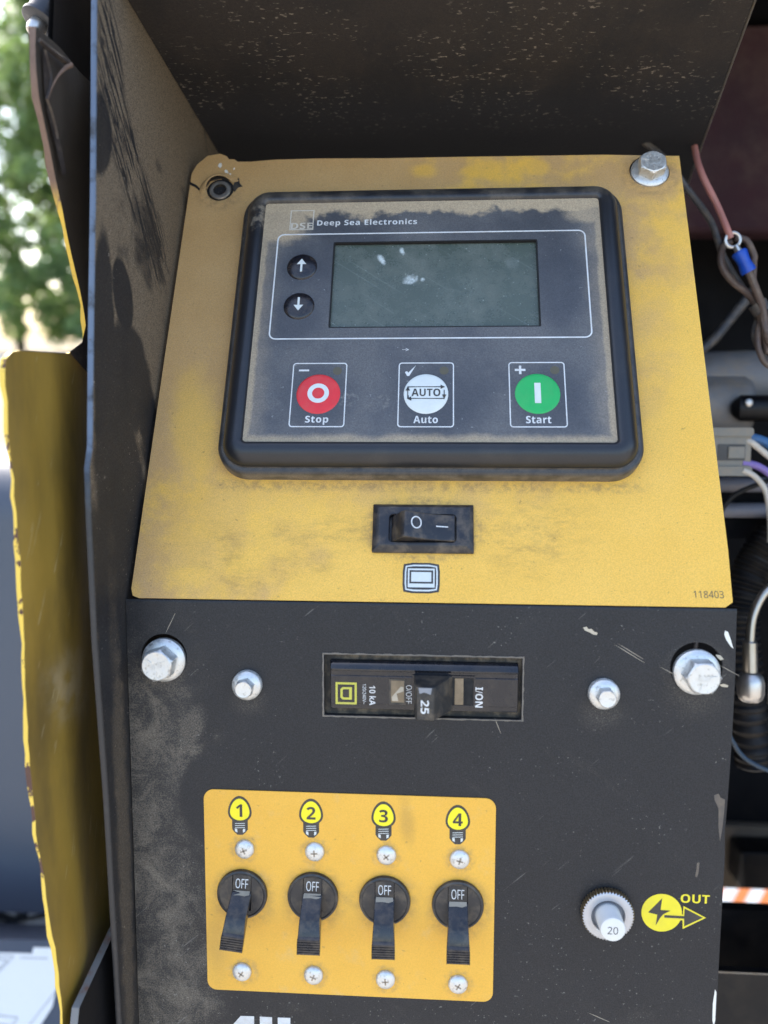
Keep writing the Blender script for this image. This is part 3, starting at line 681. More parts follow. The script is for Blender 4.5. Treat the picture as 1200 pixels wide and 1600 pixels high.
# ================================================================ CONTROL PANEL
CHIPS_LO = [(-0, 0)]
def control_panel():
    t = thing('control_panel', 'black folded steel control panel with dusty yellow upper face', 'control panel')
    holes = [circ(-86.4, -18.9, 7.8, 32), circ(87.2, -18.7, 8.2, 32), rrect(-.2, -27.2, 64.8, 20.6, .8, 3)]
    R = 2.2; d = R * math.tan(BEND / 2)
    out = [(-99.0, -.0 - d), (-99.0, -1.6), (-98.9, -40), (-98.8, -90), (-98.7, -165), (98.3, -165), (98.4, -139), (98.5, -110), (98.8, -82), (98.4, -74), (98.9, -60), (99.3, -40), (99.4, -22), (99.1, -10), (99.0, -d)]
    g = G(); g.prism(out, -2, 0, holes); part('lower_sheet', g, 'black', t, ang=30)
    # the fold
    g = G(); L = []
    for k in range(9):
        a = BEND * k / 8; L.append([(x, -d + R * sin(a), -R + R * cos(a)) for x in (-99., -60, 0, 60, 99.)])
    g.loft(L, closed=False)
    L = [[(x, y, z - .001) for x, y, z in l] for l in L]
    part('fold', g, 'black', t, ang=60, recalc=False)
    up = thing_child('upper_sheet', t)
    o = [(-97.6, d + .02), (97.6, d + .02), (98.9, 20), (99.0, 91), (98.9, 183)]
    top = [(70, 184.2), (44.7, 184.4), (10, 184.7), (-18, 184.8), (-45, 185.4), (-63, 185.3), (-73, 184.5), (-78.6, 184.6), (-80.2, 185.9), (-82.4, 186.0), (-83.6, 187.6), (-86.4, 189.0), (-91.5, 188.1), (-95.6, 183.6), (-97.3, 179)]
    fo = [(-94.6, .9), (95.6, .9), (98.0, 2.6), (98.6, 20), (98.7, 60), (98.8, 91), (98.9, 140), (98.9, 182.8)] + top + [(-97.4, 150), (-97.6, 90), (-97.6, 40), (-97.6, 4), (-96.8, 1.7)]
    socket = circ(-84.5, 170.3, 5.6, 26); bolt = circ(86.7, 175.4, 7.8, 28)
    g = G(); g.prism([(x * .998, max(d, y * .999 - .2)) for x, y in fo], -2.2, -.32, [socket, bolt])
    p = part('backing_sheet', g, 'black', t, frame=None); p.matrix_parent_inverse = Matrix(); p.matrix_local = Matrix.Rotation(-BEND, 4, 'X')
    g = G(); g.prism(fo, -.3, 0, [socket, bolt])
    face = part('yellow_face', g, 'face', t); face.matrix_local = Matrix.Rotation(-BEND, 4, 'X')
    bpy.data.objects.remove(up)
    # raised lip round the torn socket hole and the crack running to the edge
    g = G(); L = []
    for k in range(25):
        a = radians(-30 + 300 * k / 24 + 60); rr = 5.5
        hgt = 2.2 * max(0, sin((a - radians(20)) / 1.2)) if a < radians(200) else 0
        L.append([(-84.5 + rr * cos(a), 170.3 + rr * sin(a), hgt), (-84.5 + (rr + .5) * cos(a), 170.3 + (rr + .5) * sin(a), hgt + .25), (-84.5 + (rr + 3.2) * cos(a), 170.3 + (rr + 3.2) * sin(a), .03)])
    g.loft(L, closed=False); q = part('torn_lip', g, 'face', face, ang=70, recalc=False)
    g = G(); g.prism([(-97.5, 173.2), (-95, 171.8), (-92.5, 169.4), (-90.2, 170.0), (-90.2, 170.9), (-92.5, 170.5), (-94.6, 172.9), (-97.5, 174.6)], .02, .1); part('crack', g, 'void', face)
    g = G(); g.prism([(-79, 174.2), (-77.4, 176.4), (-76.7, 173.4), (-75.4, 171.8), (-77.2, 171.2), (-78.6, 168.8), (-79.4, 171.5)], .02, .09); g.prism([(-92.4, 173.6), (-90.4, 176.2), (-86, 177.8), (-82, 177.4), (-79.6, 175.6), (-80.6, 174.6), (-85, 175.9), (-89, 174.6), (-90.4, 171.8)], .02, .12); part('torn_edge', g, 'print_black', face)  # dark arc paints the bulge's shadow round the socket hole
    g = G()
    for x, y, s, a in ((-85.8, 182.6, 1.3, .4), (-82.8, 179.4, 1.1, 1.2), (-81.2, 177.6, .8, .3), (-79.8, 180.8, .5, .1)):
        c = G(); c.prism([(-s, -.3 * s), (.1, -.55 * s), (s, -.2 * s), (.8 * s, .45 * s), (-.3 * s, .6 * s)], .03, .3); c.rotz(a + 1.); c.shift(x, y, 0); g.add(c.v, c.f)
    part('bare_chip', g, 'chip_white', face)
    # printing on the yellow face
    g = text('118403', 9.4, 2.35, .02); g.shift(90.8, 5.0); part('printed_number', g, 'print_grey', face)
    ic = thing_part_icon(face)
    # printing and chips on the black part
    g = text('OUT', 9.3, 3.0, .02, bold=.006); g.shift(89.9, -96.6); part('printed_word', g, 'out_yellow', t)
    dec = G(); dec.prism(circ(79.3, -101.9, 6.55, 48), .02, .07); dd = part('power_out_symbol', dec, 'out_yellow', t)
    b = G(); b.prism([(79.9, -96.5), (74.6, -101.4), (78.0, -102.0), (76.6, -106.6), (82.2, -100.9), (79.0, -100.6)][:0] or
            [(79.3, -96.8), (74.9, -101.9), (77.9, -102.6), (77.5, -106.4), (78.9, -103.6), (79.8, -102.4), (82.1, -101.0), (78.9, -100.9)], .09, .12)
    part('lightning_bolt', b, 'print_black', dd)
    ar = [(80.2, -102.6), (86.6, -102.7), (86.6, -100.0), (92.6, -103.0), (86.7, -106.3), (86.6, -103.6), (80.2, -103.5)]
    g = G(); g.prism([(79.9, -102.1), (86.2, -102.2), (86.2, -99.2), (93.6, -103.0), (86.3, -107.2), (86.1, -104.2), (79.9, -104.0)], .075, .10, [])
    part('arrow_outline', g, 'out_yellow', dd)
    g = G(); g.prism(ar, .11, .14); part('arrow', g, 'print_black', dd)
    # tops of the big white letters at the foot of the panel
    g = G(); g.prism([(-62.4, -146.1), (-57.7, -146.0), (-57.7, -157), (-55.8, -157), (-55.8, -160), (-57.7, -160), (-57.7, -164), (-62.3, -164), (-62.3, -160), (-70, -160), (-70, -157.3), (-65, -149.2)], .02, .06, [[(-62.3, -157), (-66, -157), (-62.3, -151.2)]])
    g.prism([(-55.7, -146), (-51.4, -146), (-51.4, -157.5), (-50.4, -159.2), (-49.4, -157.5), (-49.4, -146), (-45, -145.9), (-45, -158), (-47, -163), (-53.5, -163), (-55.7, -158)], .02, .06)
    part('painted_letters', g, 'print_white', t)
    # chips and scrapes
    def chip(x, y, pts, mat, nm='paint_chip'):
        c = G(); c.prism([(x + a, y + b) for a, b in pts], .01, .05); part(nm, c, mat, t)
    chip(96.2, -9, [(-.6, 2.4), (.3, 2.0), (1.2, -.2), (2.2, -3.4), (1.3, -2.6), (-.1, -.6), (-.8, 1.2)], 'chip_white')
    chip(53.6, -7.6, [(-2.4, 1.2), (-1.3, 1.5), (-.7, .7), (.3, .8), (1.2, -.1), (2.2, -.4), (2.0, -1.2), (.8, -1.0), (-.4, -.3), (-1.8, .2)], 'chip')
    chip(96.0, -24.5, [(-1.5, .3), (0, .6), (1.4, .1), (1.2, -.5), (-.6, -.4)], 'chip')
    chip(94.3, -15.3, [(-1.3, .9), (.2, .7), (1.3, -.6), (.2, -.9), (-.8, 0)], 'chip')
    chip(96.5, -62.6, [(-2.0, 1.6), (-.6, 2.2), (.1, .8), (1.5, .2), (1.4, -4), (1.0, -10), (.5, -14), (-.2, -9), (-.4, -3), (-1.0, -1.6), (-1.8, 0)], 'chip_brown')
    chip(97.6, -130, [(0, 2), (.5, 1), (.5, -9), (.1, -11), (-.4, -9), (-.5, -3)], 'chip_white')
    chip(90.4, -86.6, [(-.4, 2.4), (.4, 2.6), (.2, -1), (-.2, -2.6), (-.8, -2.2), (-.5, 0)], 'chip_brown')
    for x, y, L, a in ((66, -14.6, 6, -.55), (66.4, -13.9, 5, -.55), (80, -21, 5, -.5), (97.3, -19.4, 4, -.5), (-84, -7.5, 4, 1.1), (24.5, -39.5, 3, -1.2), (60, -140, 4, -.4)):
        c = G(); c.prism([(-L, -.09), (0, -.13), (L, -.03), (L * .9, .08), (-L * .3, .12)], .01, .035); c.rotz(a); c.shift(x * 1., y, 0); part('scratch', c, 'dust_line', t)
    # caked dust round the breaker opening, and on the ledge inside it
    def ragged(w, h, amp, seed):
        rn = random.Random(seed); P = []
        for x0, y0, x1, y1 in ((w, h, -w, h), (-w, h, -w, -h), (-w, -h, w, -h), (w, -h, w, h)):
            n = int(max(abs(x1 - x0), abs(y1 - y0)) / 1.3)
            for k in range(n): P.append((-.2 + x0 + (x1 - x0) * k / n + rn.uniform(-amp, amp) * (x0 == x1), -27.2 + y0 + (y1 - y0) * k / n + rn.uniform(-amp, amp) * (y0 == y1)))
        return P
    g = G(); g.prism(ragged(32.95, 10.8, .14, 3), .01, .22, [ragged(32.45, 10.35, .06, 4)])
    lg = G(); lg.prism(b3(-34, 34, -39, -15), -3.2, -2.1, [ragged(30.5, 7.9, .15, 8)]); part('opening_ledge', lg, 'ledge', t); part('dust_rim', g, 'dustcord', t)
    return t

def thing_child(name, t):
    o = bpy.data.objects.new(name, None); COL.objects.link(o); o.parent = t; return o
def thing_part_icon(face):
    cx, cy = -.85, 9.1
    def bulge(w, h, k):
        p = []
        for sx, sy, ax in ((1, 1, 0), (-1, 1, 1), (-1, -1, 2), (1, -1, 3)):
            p.append((sx * w / 2, sy * h / 2))
            if ax == 0: p += [(w / 4, h / 2 + k), (-w / 4, h / 2 + k)]
            if ax == 1: p += [(-w / 2 - k * .6, h / 4), (-w / 2 - k * .6, -h / 4)]
            if ax == 2: p += [(-w / 4, -h / 2 - k), (w / 4, -h / 2 - k)]
            if ax == 3: p += [(w / 2 + k * .6, -h / 4), (w / 2 + k * .6, h / 4)]
        return [(cx + a, cy + b) for a, b in p]
    g = G(); g.prism(bulge(11.6, 9.3, .5), .02, .06); a = part('screen_symbol', g, 'print_black', face)
    g = G(); g.prism(bulge(10.3, 8.1, .45), .07, .09); part('symbol_white', g, 'offwhite', a)
    g = G(); g.prism(bulge(9.5, 7.3, .3), .10, .12, [b3(cx - 4.4, cx + 4.4, cy - 3.2, cy + 3.2)]); g.prism(b3(cx - 3.9, cx + 3.9, cy - 1.9, cy + 2.6), .10, .12, [b3(cx - 3.3, cx + 3.3, cy - 1.3, cy + 2.0)])
    part('symbol_lines', g, 'print_black', a)
    return a
PANEL = control_panel()

# ================================================================ BOLTS AND SCREWS
def hex_bolt(r_fl, r_hex, h, name, label, frame, loc, rz, group, marks=True, mat='zinc', copy_of=None):
    if copy_of is not None:
        c = copy_tree(copy_of); place(c, frame, loc, rz); tag(c, label); return c
    t = thing(name, label, 'bolt', frame, loc, rz, group)
    g = G(); g.lathe([(r_fl * .93, -1.6), (r_fl, -1.2), (r_fl, .5), (r_fl * .95, .9), (r_hex * 1.06, 1.7), (r_hex * .8, 1.8)], n=48); part('flange', g, mat, t)
    g = G(); L = []
    for z, k in ((1.2, 1.), (h - .9, 1.)): L.append([(r_hex * k * cos(2 * pi * i / 48) * hexk(i, 48), r_hex * k * sin(2 * pi * i / 48) * hexk(i, 48), z) for i in range(48)])
    L.append([(r_hex * cos(2 * pi * i / 48) * min(hexk(i, 48), .9), r_hex * sin(2 * pi * i / 48) * min(hexk(i, 48), .9), h - .35) for i in range(48)])
    L.append([(r_hex * .82 * cos(2 * pi * i / 48), r_hex * .82 * sin(2 * pi * i / 48), h) for i in range(48)])
    L.append([(r_hex * .5 * cos(2 * pi * i / 48), r_hex * .5 * sin(2 * pi * i / 48), h - .12) for i in range(48)])
    g.loft(L, cap1=True); part('hex_head', g, mat, t, ang=28)
    if marks:
        g = G()
        for a in (0.2, 2.3, 4.4):
            c = G(); c.box(r_hex * .35, r_hex * .75, -.22, .22, h - .15, h + .12); c.rotz(a); g.add(c.v, c.f)
        c = text('8.8', 3.6, 1.7, h - .12, .18); g.add(c.v, c.f); part('head_mark', g, mat, t)
    return t
def hexk(i, n):
    a = (2 * pi * i / n) % (pi / 3) - pi / 6
    return cos(pi / 6) / cos(a)
def bolts():
    gr = 'hex flange bolts holding the panel'
    b1 = hex_bolt(7.3, 5.6, 7.4, 'hex_bolt', 'large zinc hex flange bolt at the left of the black panel', CON, (-86.4, -19.9, .2), .30, gr)
    b2 = hex_bolt(0, 0, 0, '', 'large zinc hex flange bolt at the right edge of the black panel', CON, (87.3, -20.2, .2), .02, gr, copy_of=b1)
    b3_ = hex_bolt(0, 0, 0, '', 'zinc hex flange bolt at top right corner of the yellow face', UP, (86.7, 175.0, .2), .5, gr, copy_of=b1)
    b3_.matrix_world = b3_.matrix_world @ Matrix.Diagonal((1, 1, .78, 1))
    s1 = hex_bolt(4.95, 3.15, 5.0, 'hex_bolt', 'small zinc hex bolt left of the circuit breaker', CON, (-58.2, -27.6, 1.2), .3, gr, marks=False)
    s2 = hex_bolt(0, 0, 0, '', 'small zinc hex bolt right of the circuit breaker', CON, (58.2, -27.8, 1.2), .1, gr, copy_of=s1)
    t = thing('socket_screw', 'dark socket head screw sunk in the torn top left corner of the yellow face', 'screw', UP, (-84.5, 169.9, -2.4), .2)
    g = G(); n = 32
    prof = [(4.6, -2), (4.7, 2.2), (4.3, 2.8), (2.9, 3.0), (2.5, 2.9), (2.3, .6), (.8, .4)]
    g.lathe(prof, n=n); part('screw_head', g, 'socket_metal', t, ang=40)
    g = G(); g.lathe([(4.5, 2.6), (4.2, 3.05), (3.2, 3.25), (2.75, 3.1)], n=n, cap=False); part('polished_rim', g, 'zinc_dark', t)
    g = G(); g.lathe([(7.0, -3.5), (7.0, -3.2)], n=n); part('washer', g, 'void', t)
    # backs of the oversize holes
    for x in (-86.3, 87.2): pass
bolts()

# ================================================================ GENERATOR CONTROLLER
def controller():
    t = thing('generator_controller', 'black generator controller with green-grey screen and three coloured buttons', 'controller', UP)
    CX, CY, W, H = .65, 103.75, 126., 100.6
    prof = [(-.6, 8.6, .5), (0, 10.1, 1.4), (.5, 10.9, 2), (1.6, 11.3, 3), (3.2, 11.2, 4.6), (5.0, 10.4, 6.2), (6.4, 9.0, 7.6), (7.3, 7.4, 8.5), (7.6, 6.1, 8.9), (7.5, 5.5, 8.9), (8.5, 5.45, 9.8), (9.4, 5.1, 10.6), (9.8, 4.4, 11), (9.95, 2.2, 11.2), (9.9, .02, 11.2)]
    g = G(); g.loft([[(x, y, z) for x, y in rrect(CX, CY, W + 2 * dd, H + 2 * dd, r, 10)] for dd, z, r in prof])
    part('bezel', g, 'bezel', t, ang=50)
    LX0, LX1, LY0, LY1 = -35.2, 40.3, 98.3, 135.7
    lcdhole = rrect((LX0 + LX1) / 2, (LY0 + LY1) / 2, LX1 - LX0, LY1 - LY0, .5, 3)
    g = G(); g.prism(rrect(CX, CY, W + .4, H + .4, 1.4, 6), 8.8, 9.9, [lcdhole]); fp = part('faceplate', g, 'faceplate', t)
    g = G(); g.prism(rrect((LX0 + LX1) / 2, (LY0 + LY1) / 2, LX1 - LX0, LY1 - LY0, .5, 3), 7.4, 9.86, [rrect((LX0 + LX1) / 2, (LY0 + LY1) / 2, LX1 - LX0 - .9, LY1 - LY0 - .9, .4, 3)]); part('screen_surround', g, 'void', t)
    g = G(); g.box(LX0 + .3, LX1 - .3, LY0 + .3, LY1 - .3, 7.2, 8.5); part('screen', g, 'lcd', t)
    zf = 9.9
    def line_box(x0, x1, y0, y1, r, w, nm, par):
        g = G(); cx, cy = (x0 + x1) / 2, (y0 + y1) / 2
        g.prism(rrect(cx, cy, x1 - x0, y1 - y0, r, 5), zf + .01, zf + .06, [rrect(cx, cy, x1 - x0 - 2 * w, y1 - y0 - 2 * w, max(.1, r - w), 5)])
        return part(nm, g, 'print_white', par)
    line_box(-56.6, 57.9, 93.6, 139.6, 2.6, .5, 'outline', t)
    # maker's mark
    g = text('Deep Sea Electronics', 37.8, 3.3, zf + .01, bold=.008, spacing=1.08); g.shift(-23.0, 144.2); part('maker_name', g, 'print_white', t)
    lo = thing_child('maker_logo', t)
    bpy.data.objects.remove(lo)
    g = G(); g.prism(b3(-52.4, -43.3, 141.4, 150.6), zf + .01, zf + .05, [b3(-52.05, -43.65, 141.75, 150.25)]); lg = part('maker_logo', g, 'print_dim', t)
    g = text('DSE', 8.2, 2.9, zf + .01, bold=.01); g.shift(-47.8, 143.3); part('logo_letters', g, 'print_dim', lg)
    # scroll buttons
    for cy, up in ((124.6, 1), (107.6, -1)):
        R = 5.6
        g = G(); g.lathe([(R * 1.05, zf - .2), (R, zf + .06)] + [(R * cos(a), zf + .06 + 1.25 * sin(a)) for a in [pi / 2 * k / 9 for k in range(1, 10)]], -46.4, cy, 40)
        b = part('scroll_button', g, 'dome', t, label='upper scroll button with up arrow' if up > 0 else 'lower scroll button with down arrow')
        g = G(); pts = [(-1.75, .35), (0, 2.7), (1.75, .35), (.38, .35), (.38, -2.9), (-.38, -2.9), (-.38, .35)]
        if up < 0: pts = [(a, -b_) for a, b_ in pts][::-1]
        g.prism([(-46.4 + a, cy + b_) for a, b_ in pts], zf + .7, zf + 1.36); part('arrow_mark', g, 'offwhite', b)
    # main buttons
    for cx, mat, word, nm, lab in ((-37.2, 'red', 'Stop', 'stop_button', 'red'), (0.05, 'offwhite', 'Auto', 'auto_button', 'white'), (38.0, 'green', 'Start', 'start_button', 'green')):
        fr = line_box(cx - 9.6, cx + 9.6, 59.0, 84.0, 1.2, .38, 'button_frame', t)
        g = G(); R = 7.65; g.lathe([(R, zf - .1), (R, zf + .05), (R * .985, zf + .14), (R * .9, zf + .3), (R * .6, zf + .45), (R * .2, zf + .5)], cx, 71.7, 48)
        b = part(nm, g, mat, t, label=f'{lab} round button marked {word}')
        g = text(word, {'Stop': 8.0, 'Auto': 8.3, 'Start': 8.4}[word], 2.75 if word != 'Stop' else 3.4, zf + .01, bold=.008, spacing=1.06)
        g.shift(cx, 61.9 if word != 'Stop' else 61.6); part('caption', g, 'print_white', fr)
        g = G(); zt = zf + .42
        if word == 'Stop': g.prism(circ(cx, 71.8, 3.75, 40), zt, zf + .56, [circ(cx, 71.8, 2.15, 40)]); part('symbol', g, 'offwhite', b)
        elif word == 'Start': g.prism(b3(cx - 1.05, cx + 1.05, 67.9, 75.6), zt, zf + .56); part('symbol', g, 'offwhite', b)
        else:
            c = text('AUTO', 9.9, 2.9, zt, .14, bold=.006); c.shift(cx, 72.0); g.add(c.v, c.f)
            for x0, x1, y0, y1 in ((cx - 6.4, cx + 5.4, 74.05, 74.35), (cx - 5.4, cx + 6.4, 69.55, 69.85), (cx - 6.4, cx - 6.1, 70.9, 74.3), (cx + 6.1, cx + 6.4, 69.6, 73.0), (cx - 6.4, cx - 5.9, 69.6, 70.9)):
                g.prism(b3(x0, x1, y0, y1), zt, zf + .54)
            g.prism([(cx + 5.0, 73.4), (cx + 6.5, 74.2), (cx + 5.0, 75.0)], zt, zf + .54); g.prism([(cx - 5.0, 70.5), (cx - 6.5, 69.7), (cx - 5.0, 68.9)], zt, zf + .54)
            g.prism([(cx - 7, 72.8), (cx - 6.25, 74.4), (cx - 5.5, 72.8)], zt, zf + .54); g.prism([(cx + 5.5, 71.2), (cx + 6.25, 69.6), (cx + 7, 71.2)], zt, zf + .54)
            part('symbol', g, 'print_black', b)
        g = G(); g.prism(circ(cx + 6.2, 80.8, 1.6, 24), zf + .01, zf + .05); part('indicator', g, 'print_grey', fr)
        g = G(); x = cx - 5.6; y = 81.0
        if word == 'Stop': g.prism(b3(x - 1.8, x + 1.8, y - .3, y + .35), zf + .01, zf + .05)
        elif word == 'Start':
            g.prism([(x - 1.8, y - .45), (x - .4, y - .45), (x - .4, y - 1.7), (x + .4, y - 1.7), (x + .4, y - .45), (x + 1.8, y - .45), (x + 1.8, y + .35), (x + .4, y + .35), (x + .4, y + 1.6), (x - .4, y + 1.6), (x - .4, y + .35), (x - 1.8, y + .35)], zf + .01, zf + .05)
        else: g.prism([(x - 1.8, y - .8), (x - 1.1, y - .4), (x - .6, y - 1.0), (x + 2.0, y + 1.9), (x - .3, y - 2.3), (x - 1.0, y - 2.3)], zf + .01, zf + .05)
        part('corner_mark', g, 'print_white', fr)
    g = text('\u2192', 2.4, 1.2, zf + .01); g.shift(-7.3, 89.2); part('small_mark', g, 'print_white', t)
controller()

# ================================================================ ROCKER SWITCH
def rocker():
    t = thing('rocker_switch', 'black rocker switch marked O and dash below the controller', 'rocker switch', UP)
    cx, cy, W, H = -.5, 26.0, 33.8, 17.0
    ow, oh = 22.6, 10.0; ox, oy = -.6, 25.5
    g = G(); a = rrect(cx, cy, W, H, .3, 3); b = rrect(cx, cy, W - .3, H - .3, .3, 3); c = rrect(cx, cy + .3, W - 4.6, H - 3.4, .4, 3); d = rrect(ox, oy, ow, oh, 1.4, 3)
    z = 2.6
    g.loft([[(x, y, .01) for x, y in a], [(x, y, .8) for x, y in a], [(x, y, 1.0) for x, y in b], [(x, y, z - .1) for x, y in c], [(x, y, z) for x, y in rrect(cx, cy + .3, W - 5.2, H - 4.0, .4, 3)],
            [(x, y, z) for x, y in d], [(x, y, z - .25) for x, y in rrect(ox, oy, ow - .4, oh - .4, 1.3, 3)], [(x, y, .3) for x, y in rrect(ox, oy, ow - .4, oh - .4, 1.3, 3)]], cap1=True)
    part('frame', g, 'rocker_plastic', t, ang=25)
    prof = [(-11.0, .5), (-10.9, 1.6), (-10.2, 2.7), (-8.8, 5.0), (-7.4, 6.9), (-6.4, 7.6), (-5.6, 7.6), (-3.5, 6.4), (0, 4.9), (4, 3.9), (8, 3.2), (9.9, 3.1), (10.2, 2.7), (10.3, .5)]
    n = len(prof); y0, y1 = oy - 4.55, oy + 4.55
    g = G(); L = []
    for y, k in ((y0, .35), (y0 + .25, .08), (y0 + .6, 0), (y1 - .6, 0), (y1 - .25, .08), (y1, .35)):
        L.append([(x * (1 - k * .02), y, zz - k) for x, zz in prof])
    g.loft(L, closed=False); g.add([p for p in L[0]], [tuple(range(n - 1, -1, -1))]); g.add([p for p in L[-1]], [tuple(range(n))])
    r = part('rocker', g, 'rocker_plastic', t, ang=30)
    def zat(x):
        for (xa, za), (xb, zb) in zip(prof, prof[1:]):
            if xa <= x <= xb: return za + (zb - za) * (x - xa) / (xb - xa)
    def lay(g):
        g.v = [(x, y, zat(x) + .02 + (zz > .02) * .05) for x, y, zz in g.v]; return g
    g = G(); g.prism(circ(-2.6, 26.4, 1.75, 28, ry=2.15), 0, .05, [circ(-2.6, 26.4, 1.35, 28, ry=1.75)]); part('off_mark', lay(g), 'print_white', r)
    g = G(); g.prism(b3(3.9, 7.9, 25.55, 25.95), 0, .05); part('on_mark', lay(g), 'print_white', r)
rocker()

# ================================================================ CIRCUIT BREAKER
def breaker():
    t = thing('circuit_breaker', 'black circuit breaker with tilted handle marked 25 set in the panel', 'circuit breaker', CON)
    x0, x1 = -30.4, 30.9
    prof = [(-35.3, -12), (-35.3, -.6), (-35.0, 0), (-34.3, .4), (-33.2, .45), (-33.0, .75), (-23.9, .75), (-23.6, .45), (-22.2, .45), (-21.9, 1.0), (-21.3, 1.35), (-20.5, 1.0), (-19.7, .3), (-19.0, -.9), (-18.9, -12)]
    n = len(prof); g = G(); L = []
    for x, k in ((x0, .5), (x0 + .2, .15), (x0 + .6, 0), (x1 - .6, 0), (x1 - .2, .15), (x1, .5)): L.append([(x, y, z - k * (z > -5)) for y, z in prof])
    g.loft(L, closed=False); g.add(L[0], [tuple(range(n))]); g.add(L[-1], [tuple(range(n))])
    part('body', g, 'breaker_plastic', t, ang=30)
    g = G(); g.prism(b3(-33.5, 33.2, -38.5, -16), -14, -13.5); part('back_box', g, 'void', t)
    zf = .75
    # yellow square mark (turned on its side)
    g = G(); cx, cy = -25.2, -29.7; g.prism(b3(cx - 3.5, cx + 3.5, cy - 3.7, cy + 3.7), zf + .01, zf + .06, [b3(cx - 2.8, cx + 2.8, cy - 3.0, cy + 3.0)])
    lg = part('maker_mark', g, 'logo_yellow', t)
    D = [(2.0, -2.2), (-1.1, -2.2), (-1.9, -1.3), (-1.9, 1.3), (-1.1, 2.2), (2.0, 2.2), (2.0, 1.55), (1.45, 1.55), (1.45, -1.55), (2.0, -1.55)]
    g = G(); g.prism([(cx + a, cy + b) for a, b in [(-1.9, -1.4), (-1.2, -2.1), (1.9, -2.1), (1.9, 2.1), (-1.2, 2.1), (-1.9, 1.4)]], zf + .01, zf + .06, [[(cx + a, cy + b) for a, b in [(-1.15, -1.1), (-.8, -1.4), (1.0, -1.4), (1.0, 1.4), (-.8, 1.4), (-1.15, 1.1)]]])
    part('mark_letter', g, 'logo_yellow', lg)
    def vtext(s, cx, cy, length, h, nm, mat='print_white', bold=.0, z=zf):
        g = text(s, length, h, z + .01, bold=bold); g.rotz(-pi / 2); g.shift(cx, cy); return part(nm, g, mat, t)
    vtext('10 kA', -16.5, -30.2, 6.6, 2.1, 'rating_text', bold=.006)
    vtext('120/240V~', -19.2, -29.8, 6.8, 1.15, 'voltage_text')
    vtext('O/OFF', -4.55, -29.6, 6.2, 1.9, 'off_text')
    vtext('I/ON', 18.3, -30.0, 6.8, 2.5, 'on_text', bold=.006)
    # trip window
    g = G(); g.prism(b3(-11.0, -5.6, -33.0, -24.5), zf + .01, zf + .25, [b3(-10.5, -6.1, -32.5, -25.0)]); w = part('window_frame', g, 'handle_plastic', t)
    g = G(); g.prism(b3(-10.6, -6.0, -32.6, -24.9), zf + .005, zf + .03); part('trip_window', g, 'window_brown', t)
    g = G(); g.prism([(-10.2, -30.6), (-7.2, -27.0), (-6.3, -27.2), (-6.3, -28.6), (-8.6, -29.4), (-8.0, -31.9), (-10.0, -31.9)], zf + .04, zf + .06); part('trip_flag', g, 'chip', t)
    # handle slot and handle
    g = G(); g.prism(b3(-3.4, 17.0, -33.2, -23.0), zf + .01, zf + .2, [b3(8.4, 16.5, -32.8, -23.6)]); part('slot_frame', g, 'breaker_plastic', t)
    g = G(); g.prism(b3(9.6, 16.4, -32.7, -23.7), zf + .003, zf + .03); part('slot', g, 'void', t)
    g = G(); g.extrude_x([(-32.6, zf), (-32.6, zf + .15), (-23.8, zf + .15), (-23.8, zf)], 10.4, 13.2); part('slot_metal', g, 'window_brown', t)
    g = G(); y0, y1 = -34.0, -23.0
    xs0 = [(-2.9, zf), (-2.2, 11.2), (-1.6, 12.0), (3.4, 12.3), (4.0, 11.8), (9.7, zf)]
    L = []
    for y, k in ((y0 - .4, .3), (y0 - .3, .0), (y1 - .2, 0), (y1, .3)):
        L.append([(x + (.3 if i < 3 else -.3) * k * 1.2, y + (1.2 if k and y > -30 else 0) * 0 + (zz - zf) * (.04 if y < -30 else -.03), zz - k * (zz > 5)) for i, (x, zz) in enumerate(xs0)])
    n = len(xs0); g.loft(L, closed=False); g.add(L[0], [tuple(range(n))]); g.add(L[-1], [tuple(range(n))])
    h = part('handle', g, 'handle_plastic', t, ang=30, bevel=.25)
    c = text('25', 4.4, 2.6, 0, .04, bold=.006); c.rotz(-pi / 2); c.shift(.8, -29.6, 12.3); part('handle_number', c, 'print_white', h)
    g = G(); g.prism([(-1.2, -23.5), (3.0, -23.5), (2.6, -25.6), (.6, -24.9), (-.9, -25.4)], 12.3, 12.36); part('worn_patch', g, 'grey_plastic', h)
breaker()

